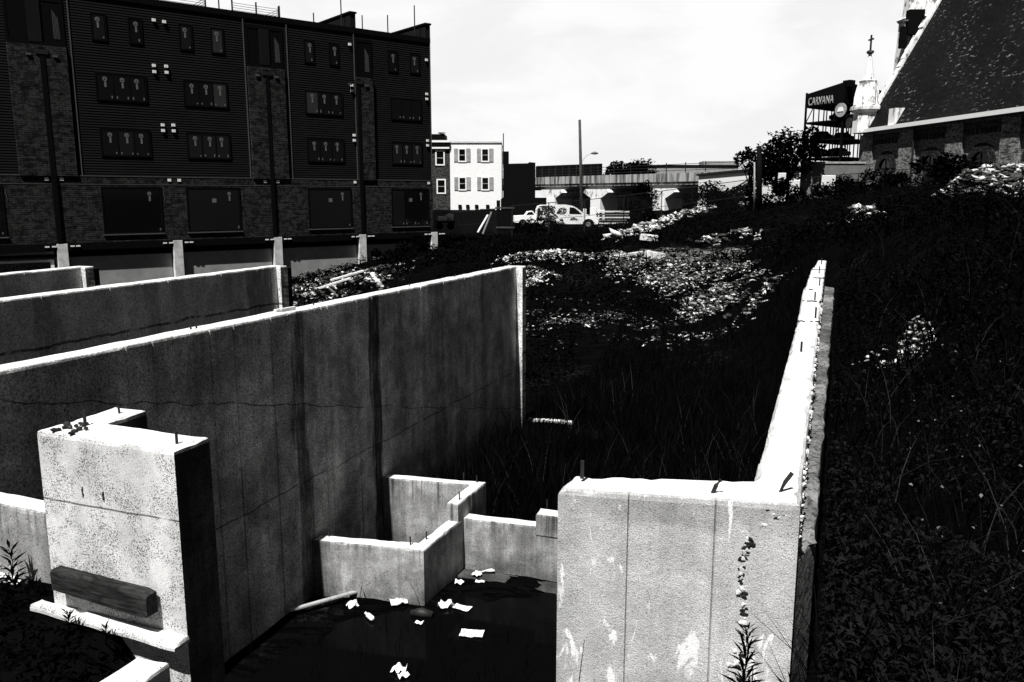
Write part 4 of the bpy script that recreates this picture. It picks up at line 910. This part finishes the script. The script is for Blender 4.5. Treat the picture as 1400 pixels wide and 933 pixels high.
fence('chain_link_fence', [(700, 59), (800, 60), (905, 62), (1020, 60)], 2.3, 'long wire fence running from the van to the dark bushes')
fence('chain_link_fence', [(1110, 60), (1300, 58)], 1.8, 'wire fence below the church wall')
p = at_depth(679, 318, 60); t = thing('plank_gate', 'dark upright plank fence panel left of the pickup', 'fence panel', (p[0], p[1], p[2]-.2), HR-.1)
for i in range(4): MB().box(i*.31, i*.31+.26, 0, .04, 0, 2.5+.1*(i % 2)).build('plank', M['black'], t)
MB().box(-.1, 1.3, -.05, 0, .5, .62).build('rail', M['woodpost'], t); o = MB().box(-.1, 1.3, -.05, 0, 1.9, 2.02).build('rail', M['woodpost'], t)
for i, (x, y, x2, y2, lb) in enumerate([(653, 318, 667, 294, 'white tipped board leaning left of the plank fence panel'), (660, 320, 672, 290, 'thin dark board leaning against the plank fence panel')]):
    k = MB(); k.bar(at_depth(x, y, 59), at_depth(x2, y2, 59.5), .16, .05); tag(k.build('leaning_board', M['white'] if i == 0 else M['grey']), lb, 'board')
p = hit(610, 300) if False else at_depth(609, 299, 61)
t = thing('trailer', 'white drum shaped tank lying on a low trailer behind the fence', 'trailer', p, HR); k = MB(); k.box(-.55, .05, -.3, .3, -.15, .15); k.build('box_body', M['white'], t, bevel=.03); k = MB(); k.tube([(.05, 0, 0), (.25, 0, .1), (.55, 0, .05)], [.22, .3, .25], 10); k.build('tank', M['white'], t)
k = MB(); k.box(-.7, .7, -.3, .3, -.3, -.2); k.build('chassis', M['black'], t)
for x in (-.4, .4): MB().tube([(x, -.4, -.55), (x, -.25, -.55)], .27, 12).build('wheel', M['black'], t)
# barrels and junk between fence and house
for i, (x, y) in enumerate([(672, 290), (661, 292)]):
    p = at_depth(x, 284, 68); k = MB(); k.lathe([(.28, 0), (.3, .1), (.3, .85), (.27, .9)], 14); o = k.build('barrel', M['black']); o.location = (p[0], p[1], float(ground_z(p[0], p[1]))+1.0)
    tag(o, ['black barrel in front of the white house, at its right corner', 'black barrel left of the other, under the white house windows'][i], 'barrel')
p = at_depth(668, 300, 68); k = MB(); k.box(-5.5, 1, -.5, .8, -1.5, 1.0-.25); o = k.build('brick_yard_wall', M['black']); o.location = (p[0], p[1], p[2]); o.rotation_euler = (0, 0, HR); tag(o, 'low black yard wall below the white house', 'yard wall')
# ------------------------------------------------------------------ vehicles
def wheel(t, x, y, z, r=.33, sgn=-1):
    o = MB().tube([(x, y, z), (x, y+.2*-sgn, z)], r, 18).build('wheel', M['black'], t)
    MB().tube([(x, y-.012, z), (x, y+.01, z)], r*.58, 14).build('rim', M['grey'], o)
p = at_depth(733, 312, 66); va_ = thing('van', 'small white delivery van with dark graffiti mural over its rear half', 'van', (p[0], p[1], p[2]-.02), HR+.02)
prof = [(.02, .4), (0, .55), (.02, 1.45), (.14, 1.75), (.4, 1.83), (2.25, 1.84), (2.65, 1.76), (3.0, 1.55), (3.5, 1.13), (3.95, 1.02), (4.38, .88), (4.52, .66), (4.52, .42), (4.45, .32), (4.22, .32)]
arc = [(3.8+.42*math.cos(a), .33+.42*math.sin(a)) for a in np.linspace(0, PI, 9)]; arc2 = [(.85+.42*math.cos(a), .33+.42*math.sin(a)) for a in np.linspace(0, PI, 9)]
va_.scale = (1.1, 1, 1)
k = MB(); k.prism(prof+arc+arc2+[(.1, .3)], 0, 1.75); k.build('body', M['white'], va_)
MB().box(.1, 4.4, .1, 1.6, .25, .6).build('underbody', M['black'], va_)
for x in (.85, 3.8): wheel(va_, x, .03, .32); 
for x in (.85, 3.8): MB().tube([(x, 1.5, .32), (x, 1.72, .32)], .33, 14).build('wheel', M['black'], va_)
k = MB(); k.prism([(2.4, 1.12), (3.32, 1.1), (2.92, 1.5), (2.75, 1.62), (2.42, 1.66)], -.006, -.002); k.build('side_window', M['glass'], va_)
k = MB(); k.prism([(.06, .62), (.07, 1.45), (.2, 1.72), (.42, 1.78), (1.3, 1.79), (1.42, 1.6), (1.35, 1.2), (1.6, .9), (1.3, .6)], -.008, -.002); k.build('mural', M['mural'], va_)
k = MB(); k.prism([(1.45, 1.2), (1.65, 1.55), (2.0, 1.66), (2.2, 1.5), (2.2, 1.25), (2.05, 1.1), (1.7, 1.05)], -.008, -.002); k.build('roundel', M['mural'], va_)
k = MB(); k.prism([(2.4, .62), (2.6, .9), (2.9, .8), (3.1, .62)], -.008, -.002); k.build('lettering', M['mural'], va_)
k = MB(); k.box(2.02, 2.2, -.012, -.002, .98, 1.01); k.box(2.3, 2.48, -.012, -.002, .98, 1.01); k.build('door_handle', M['grey'], va_)
k = MB(); k.add([(2.95, .12, 1.6), (2.95, 1.63, 1.6), (3.5, 1.63, 1.16), (3.5, .12, 1.16)], [(0, 1, 2, 3)]); o = k.build('windscreen', M['glass'], va_); o.location = (.02, 0, .02)
MB().box(4.44, 4.56, .1, 1.65, .3, .55).build('bumper', M['grey'], va_); 
for y in (.12, 1.3): MB().box(4.3, 4.5, y, y+.3, .68, .84).build('headlight', M['offwhite'], va_)
p = at_depth(703, 311, 67); pu = thing('pickup_truck', 'pale pickup truck half hidden by a shrub, left of the van', 'pickup', (p[0], p[1], p[2]), HR+.05)
k = MB(); k.prism([(0, .4), (0, .9), (.9, .95), (1.1, 1.25), (1.5, 1.3), (1.75, 1.0), (3.2, .95), (3.2, .4), (2.8, .35), (.4, .35)], 0, 1.6); k.build('body', M['white'], pu)
k = MB(); k.prism([(.98, .98), (1.14, 1.2), (1.46, 1.24), (1.62, 1.0)], -.006, -.002); k.build('side_window', M['glass'], pu)
for x in (.7, 2.6): wheel(pu, x, -.01, .32)
# lumber stack right of van
p = at_depth(816, 312, 67); t = thing('lumber_stack', 'pile of dark boards with white edges right of the van', 'lumber', (p[0], p[1], p[2]), HR)
for i in range(6): MB().box(.1*random.random(), 2.4+.3*random.random(), 0, 1.2, .1+.23*i, .1+.23*i+.1).build('board', M['offwhite'] if i in (1, 3, 5) else M['grey'], t)
for x in (.3, 2.0): MB().box(x, x+.15, .1, 1.1, -.2, 1.2).build('bearer', M['black'], t)
for i, (x, h_) in enumerate([(790, 1.0), (797, 1.1), (811, 1.2), (822, 1.0)]):
    p = at_depth(x, 300, 72); o = MB().box(-.28, .28, -.1, .1, -.6, h_-.2).build('concrete_block', M['white'], bevel=.03); o.location = p; o.rotation_euler = (0, 0, HR)
    tag(o, ['white upright slab right behind the van roof', 'white upright slab at the foot of the utility pole', 'white upright slab left of the board pile', 'white upright slab behind the board pile'][i], 'slab')

# ------------------------------------------------------------------ framed tower
p = at_depth(1101, 165, 150); q = at_depth(1152, 165, 143); q2 = at_depth(1204, 165, 152)
tw = thing('steel_frame_tower', 'open steel and glass vehicle tower with black roof band and lettered sign', 'tower', (p[0], p[1], -3), math.atan2(q[1]-p[1], q[0]-p[0]))
W1 = float(np.hypot(q[0]-p[0], q[1]-p[1])); d2 = np.array([q2[0]-q[0], q2[1]-q[1]]); W2 = float(np.hypot(*d2))
ca = tw.rotation_euler.z; ex = np.array([math.cos(ca), math.sin(ca)]); ey = np.array([-ex[1], ex[0]]); e2 = d2/W2; e2l = np.array([e2@ex, e2@ey])
c00 = np.array([0., 0.]); c10 = np.array([W1, 0.]); c11 = c10+e2l*W2; c01 = e2l*W2
H = 21.0; k = MB(); lv = [3, 6.4, 9.6, 12.7, 15.8, 18.6]
def P2(u, v, z): c = c00+(c10-c00)*u+(c01-c00)*v; return (c[0], c[1], z)
for u in (0, .22, .5, .78, 1):
    for v in (0, .33, .66, 1): k.bar(P2(u, v, 0), P2(u, v, H), .28 if u in (0, 1) and v in (0, 1) else .15)
k.build('column', M['black'], tw)
k = MB()
for z in lv:
    for u in (0, .5, 1): k.bar(P2(u, 0, z), P2(u, 1, z), .28)
    for v in (0, .5, 1): k.bar(P2(0, v, z), P2(1, v, z), .28)
    for u in (0, .78): k.bar(P2(u, 0, z-3), P2(u+.22, 0, z), .12); k.bar(P2(1, u, z), P2(1, u+.22, z-3), .12)
k.build('beam', M['black'], tw)
k = MB(); zt = H; k.add([P2(0, 0, zt-2.4), P2(1, 0, zt-2.2), P2(1, 1, zt-2.2), P2(0, 1, zt-2.4), P2(0, 0, zt-.2), P2(1, 0, zt+1.0), P2(1, 1, zt+.6), P2(0, 1, zt-.2)], [(0, 3, 2, 1), (4, 5, 6, 7), (0, 1, 5, 4), (1, 2, 6, 5), (2, 3, 7, 6), (3, 0, 4, 7)]); k.build('roof_band', M['black'], tw)
k = MB(); c = c10; k.box(c[0]-.9, c[0]+.5, .5, 1.9, H+.2, H+1.3); k.build('lift_head', M['black'], tw)
for z in lv:
    MB().add([P2(0, 0, z-.12), P2(1, 0, z-.12), P2(1, 1, z-.12), P2(0, 1, z-.12), P2(0, 0, z+.12), P2(1, 0, z+.12), P2(1, 1, z+.12), P2(0, 1, z+.12)], [(0, 3, 2, 1), (4, 5, 6, 7), (0, 1, 5, 4), (1, 2, 6, 5), (2, 3, 7, 6), (3, 0, 4, 7)]).build('floor_slab', M['black'], tw)
# parked vehicles standing in the frame
ci = 0
for zi, z in enumerate(lv[:-1]):
    for (u, v) in ((.25, .2), (.6, .25), (.8, .15), (.9, .55), (.4, .6), (.95, .85)):
        if random.random() < .42: continue
        c = P2(u, v, z+.3); k = MB(); k.prism([(-1.9, .1), (-1.9, .75), (-1.2, .85), (-.8, 1.4), (.7, 1.4), (1.2, .85), (1.9, .7), (1.9, .1)], -.8, .8); o = k.build('stored_car', M['black'] if random.random() < .65 else M['midgrey'], tw); o.location = c; ci += 1
# sign letters and round emblem
def text_mesh(txt, size):
    cu = bpy.data.curves.new('sign', 'FONT'); cu.body = txt; cu.size = size; cu.extrude = .06; cu.space_character = 1.08
    o = bpy.data.objects.new('sign', cu); COL.objects.link(o); dg = bpy.context.evaluated_depsgraph_get(); dg.update()
    me = bpy.data.meshes.new_from_object(o.evaluated_get(dg)); bpy.data.objects.remove(o); return me
me = text_mesh('CARVANA', 1.9); o = link('sign_letters', me, M['midgrey'], tw); o.location = (.7, -.3, 18.75); o.rotation_euler = (PI/2, 0, 0)
wx = max(v.co.x for v in me.vertices); o.scale = ((W1-2.6)/wx, 1, 1)
k = MB(); n = 20; cx = W1-.2; k.add([(cx+1.15*math.cos(2*PI*i/n), -.45, 17.4+1.15*math.sin(2*PI*i/n)) for i in range(n)]+[(cx+1.15*math.cos(2*PI*i/n), -.3, 17.4+1.15*math.sin(2*PI*i/n)) for i in range(n)], [tuple(range(n)), tuple(range(n, 2*n))]+[(i, (i+1) % n, n+(i+1) % n, n+i) for i in range(n)])
em = k.build('round_emblem', M['midgrey'], tw)
k = MB(); k.prism([(cx-.6, 17.15), (cx+.6, 17.15), (cx+.55, 17.5), (cx+.3, 17.85), (cx-.3, 17.85), (cx-.55, 17.5)], -.53, -.46); k.build('car_symbol', M['white'], em)

# low wall and pale things under the tower
p = at_depth(1096, 240, 62); q = at_depth(1182, 240, 62); t = thing('yard_wall', 'low dark wall with a pale coping below the steel frame tower', 'wall', (p[0], p[1], p[2]-1.2), math.atan2(q[1]-p[1], q[0]-p[0]))
L_ = float(np.hypot(q[0]-p[0], q[1]-p[1])); MB().box(0, L_, 0, .3, -.5, 2.05).build('wall', M['grey'], t); MB().box(-.05, L_+.05, -.06, .36, 2.05, 2.2).build('coping', M['midgrey'], t)
for i, (x, y, w, h_, lb) in enumerate([(1086, 252, .7, .5, 'white panel lying at the foot of the ragged tall tree'), (1069, 243, .5, .6, 'small white panel glimpsed through the ragged tall tree'), (1133, 243, .9, .3, 'thin pale sheet under the dark yard wall')]):
    p = at_depth(x, y, 55.5); k = MB(); k.box(-w/2, w/2, -.06, .06, -h_/2-.4, h_/2); o = k.build('panel', M['white'], bevel=.02); o.location = p; o.rotation_euler = (.1, 0, HR); tag(o, lb, 'panel')
# ------------------------------------------------------------------ church
E0 = np.array([1.56, 97.47, 0]); D_ = np.array([.504, -.864]); ca = math.atan2(D_[1], D_[0])
ch = thing('church', 'brick church with steep dark slate roof and round arched windows, upper right', 'church', (E0[0], E0[1], 0), ca)
LN = 34.0      # local x along the wall towards the viewer's right, y into the church
sgn = 1
inn = np.array([-D_[1], D_[0]])                     # +y local
if inn@np.array([.86, .5]) < 0: sgn = -1
Y_ = lambda y: y*sgn
k = MB(); k.box(.3, LN, *sorted((Y_(0.), Y_(18.))), -2, 6.75); k.build('wall', M['brickch'], ch)
slope = R(60); rl = 22
k = MB(); c_, s_ = math.cos(slope), math.sin(slope)
k.add([(.9, Y_(-.55), 6.85), (LN, Y_(-.55), 6.85), (LN, Y_(-.55+rl*c_), 6.85+rl*s_), (.9, Y_(-.55+rl*c_), 6.85+rl*s_), (.9, Y_(-.55+rl*c_*2), 6.85), (LN, Y_(-.55+rl*c_*2), 6.85)], [(0, 1, 2, 3), (3, 2, 5, 4), (0, 3, 4), (1, 5, 2), (0, 4, 5, 1)])
# the roof has its own axes so that the slates run up the slope
rf_ = k
ro = MB(); ro.box(0, LN-1.5, 0, rl, -.35, 0); rfo = ro.build('roof', M['slate'], ch); rfo.location = (1.5, Y_(-.55), 6.95); rfo.rotation_euler = (slope*sgn, 0, 0)
if sgn < 0: rfo.scale = (1, -1, 1)
MB().add([(1.2, Y_(.1), 6.7), (1.2, Y_(-.3+rl*c_), 6.7+rl*s_*.98), (1.2, Y_(2*rl*c_-1), 6.7), (1.6, Y_(.1), 6.7), (1.6, Y_(-.3+rl*c_), 6.7+rl*s_*.98), (1.6, Y_(2*rl*c_-1), 6.7)], [(0, 1, 2), (3, 5, 4), (0, 3, 4, 1), (1, 4, 5, 2), (2, 5, 3, 0)]).build('gable_wall', M['stone'], ch)
MB().box(-.1, LN, *sorted((Y_(-.85), Y_(-.5))), 6.6, 6.98).build('gutter', M['white'], ch)
# gable coping: a stepped line of pale stones standing above the slates
k = MB(); r2 = random.Random(5)
for i in range(24):
    a = i*rl/24; b = a+rl/24*.97; e = .2+.25*r2.random()
    q0 = (Y_(-.55+a*c_), 6.85+a*s_); q1 = (Y_(-.55+b*c_), 6.85+b*s_); nx_, nz_ = -s_*sgn, c_
    V = [(x, q[0]+nx_*o_, q[1]+nz_*o_) for q in (q0, q1) for x in (1.0-.2*r2.random(), 1.52) for o_ in (-.3, e)]
    k.add(V, [(0, 1, 3, 2), (4, 6, 7, 5), (0, 4, 5, 1), (2, 3, 7, 6), (0, 2, 6, 4), (1, 5, 7, 3)])
k.build('gable_coping', M['stone'], ch)
for x in (.35, 5.8, 12.2, 18.2, 21.9, 28): pass
for (x0, x1) in [(.3, 2.6), (7.2, 9.6), (14.1, 16.3), (20.9, 23.0), (27, 29.2)]:
    k = MB(); k.box(x0, x1, *sorted((Y_(-.28), Y_(.05))), -2, 6.4); k.build('pilaster', M['brickch'], ch)
for (x0, x1) in [(2.7, 7.1), (9.7, 14.0), (16.4, 20.8), (23.1, 26.9)]:
    k = MB(); k.box(x0, x1, *sorted((Y_(-.2), Y_(.05))), 5.75, 6.3)
    n = int((x1-x0)/.55)
    for i in range(n): k.box(x0+.1+i*.55, x0+.38+i*.55, *sorted((Y_(-.16), Y_(.05))), 5.3, 5.74)
    k.build('corbel_table', M['brickmid'], ch)
    cx = (x0+x1)/2; w = 1.0; zb_ = 2.6
    def archp(r, base): return [(cx+r*math.cos(a), base+r*math.sin(a)) for a in np.linspace(0, PI, 15)]
    k = MB(); n = 15
    for r0, r1, yy in ((1.0, 1.25, -.22), (1.3, 1.75, -.14)):
        A1 = archp(r0, zb_+.2); A2 = archp(r1, zb_+.2); V = [(x, Y_(yy), z) for x, z in A1+A2]+[(x, Y_(.05), z) for x, z in A1+A2]; Fs = []
        for i in range(n-1): Fs += [(i, i+1, n+i+1, n+i), (2*n+n+i, 2*n+n+i+1, n+i+1, n+i), (i, i+1, 2*n+i+1, 2*n+i)]
        k.add(V, Fs)
    k.build('window_arch', M['brick'], ch)
    k = MB(); pts = [(cx-1.0, .2)]+[(cx+1.0, .2)]+archp(1.0, zb_+.2); k.prism(pts, *sorted((Y_(-.03), Y_(.05)))); wo = k.build('window', M['glass'], ch)
    k = MB(); k.box(cx-.05, cx+.05, *sorted((Y_(-.08), Y_(-.03))), .2, zb_+1.1); k.box(cx-1, cx+1, *sorted((Y_(-.08), Y_(-.03))), zb_+.15, zb_+.25); k.build('mullion', M['black'], wo)
MB().tube([(9.65, Y_(-.4), -1), (9.65, Y_(-.4), 6.7)], .1, 8).build('downspout', M['darkmetal'], ch)
MB().box(5.6, 6.7, *sorted((Y_(-.6), Y_(.5))), 6.9, 8.6).build('roof_vent', M['stone'], ch)
# corner pinnacle
pn = MB(); c = (.9, Y_(-.2)); sq = PI/4
pn.lathe([(1.25, 6.6), (1.25, 8.7), (1.6, 8.95), (1.6, 9.25), (1.3, 9.4), (.85, 11.7), (.9, 11.9), (.6, 12.0), (.15, 14.6), (.1, 14.7)], 8, c, rot=PI/8)
po = pn.build('pinnacle', M['stone'], ch)
k = MB()
for a in range(4):
    an = a*PI/2; cx, cy = c[0]+1.1*math.cos(an), c[1]+1.1*math.sin(an); k.lathe([(.4, 9.4), (.35, 10.2), (.02, 11.8)], 4, (cx, cy), rot=an)
k.build('gablet', M['stone'], po)
k = MB(); k.lathe([(.1, 14.5), (.4, 14.75), (.34, 14.92), (.1, 15.0)], 8, c); k.build('finial_cup', M['darkmetal'], po)
k = MB(); k.box(c[0]-.07, c[0]+.07, c[1]-.07, c[1]+.07, 14.9, 16.5); k.bar((c[0]-.42, c[1], 16.05), (c[0]+.42, c[1], 16.05), .15); k.build('cross', M['darkmetal'], po)
MB().tube([(1.0, Y_(-2.0), 7.6), (1.0, Y_(-2.15), 7.6)], .55, 14).build('round_opening', M['darkmetal'], po)
# bell spire standing behind the gable
sp = at_depth(1256, 45, 128); t = thing('church_spire', 'pale stone spire with dark louvred opening, partly hidden by the church roof', 'spire', (sp[0], sp[1], 0), YAW)
k = MB(); k.lathe([(3.0, 0), (3.0, 20.5), (2.85, 22.8), (2.8, 25.4), (3.2, 25.8), (2.4, 26.2), (1.5, 48)], 8, (0, 0), rot=PI/8); k.build('spire_body', M['stone'], t)
k = MB(); k.box(-3.1, -.9, -3.4, -2.2, 23.2, 26.6); k.box(-3.8, -3.1, -2.8, -2.0, 21.4, 24.4); k.build('louvre', M['black'], t)
k = MB(); k.box(-3.7, 3.4, -3.1, -2.6, 25.05, 25.25); k.build('cornice', M['grey'], t)

# ------------------------------------------------------------------ world and sun
EL = 62; SX, SY = .13, .455/.883                    # horizontal shift of shadows per unit of drop
sv = Vector((.035, .462, -.887)).normalized()
sun = bpy.data.lights.new('sun', 'SUN'); sun.energy = 5.0; sun.angle = R(.53); sun.color = (1, .99, .97)
so = bpy.data.objects.new('sun', sun); COL.objects.link(so); so.rotation_euler = sv.to_track_quat('-Z', 'Y').to_euler(); so.location = (0, 0, 60)
wd = bpy.data.worlds.new('World'); S.world = wd; wd.use_nodes = True; nt = wd.node_tree; nt.nodes.clear()
def N(t, **k):
    x = nt.nodes.new(t)
    for a, b in k.items(): setattr(x, a, b)
    return x
def mth(op, a, b=None, c=None, clamp=False):
    x = N('ShaderNodeMath', operation=op, use_clamp=clamp)
    for i, v in enumerate((a, b, c)):
        if v is None: continue
        if isinstance(v, (int, float)): x.inputs[i].default_value = v
        else: nt.links.new(v, x.inputs[i])
    return x.outputs[0]
def mr(v, a, b, c=0., d=1.):
    x = N('ShaderNodeMapRange', interpolation_type='SMOOTHSTEP'); nt.links.new(v, x.inputs[0])
    for i, q in enumerate((a, b, c, d)): x.inputs[i+1].default_value = q
    return x.outputs[0]
sky = N('ShaderNodeTexSky', sky_type='NISHITA'); sky.sun_disc = False; sky.sun_elevation = math.asin(-sv.z); sky.sun_rotation = math.atan2(-sv.x, -sv.y)
red = N('ShaderNodeSeparateColor'); nt.links.new(sky.outputs[0], red.inputs[0])
tc = N('ShaderNodeTexCoord'); sx = N('ShaderNodeSeparateXYZ'); nt.links.new(tc.outputs['Generated'], sx.inputs[0])
# cloud bank ahead, cut off beyond the view; unseen red-channel sky dimmed to deepen shade
fw = mth('ADD', mth('MULTIPLY', sx.outputs[0], -math.sin(YAW)), mth('MULTIPLY', sx.outputs[1], math.cos(YAW)))
vm = N('ShaderNodeMapping'); nt.links.new(tc.outputs['Generated'], vm.inputs[0]); vm.inputs['Scale'].default_value = (1, 1, 2.6)
cn = N('ShaderNodeTexNoise'); nt.links.new(vm.outputs[0], cn.inputs['Vector']); cn.inputs['Scale'].default_value = 5.5; cn.inputs['Detail'].default_value = 7; cn.inputs['Roughness'].default_value = .55; cn.inputs['Distortion'].default_value = .4
bank = mth('MULTIPLY', mr(sx.outputs[2], .25, .38, 1, 0), mr(fw, .6, .82))
cloud = mr(cn.outputs[0], .36, .6, .55, .61)
dark = mth('MULTIPLY', red.outputs[0], .16)
base = mth('ADD', mth('MULTIPLY', dark, mth('SUBTRACT', 1, bank)), mth('MULTIPLY', mth('MULTIPLY', cloud, 10.), bank))
cc = N('ShaderNodeCombineColor')
for i in range(3): nt.links.new(base, cc.inputs[i])
bg = N('ShaderNodeBackground'); nt.links.new(cc.outputs[0], bg.inputs[0]); bg.inputs[1].default_value = .1
ow = N('ShaderNodeOutputWorld'); nt.links.new(bg.outputs[0], ow.inputs[0])
vs = S.view_settings; vs.view_transform = 'Standard'; vs.look = 'None'; vs.exposure = .7; vs.gamma = 1; vs.use_curve_mapping = False
S.cycles.max_bounces = 6; S.cycles.use_denoising = True
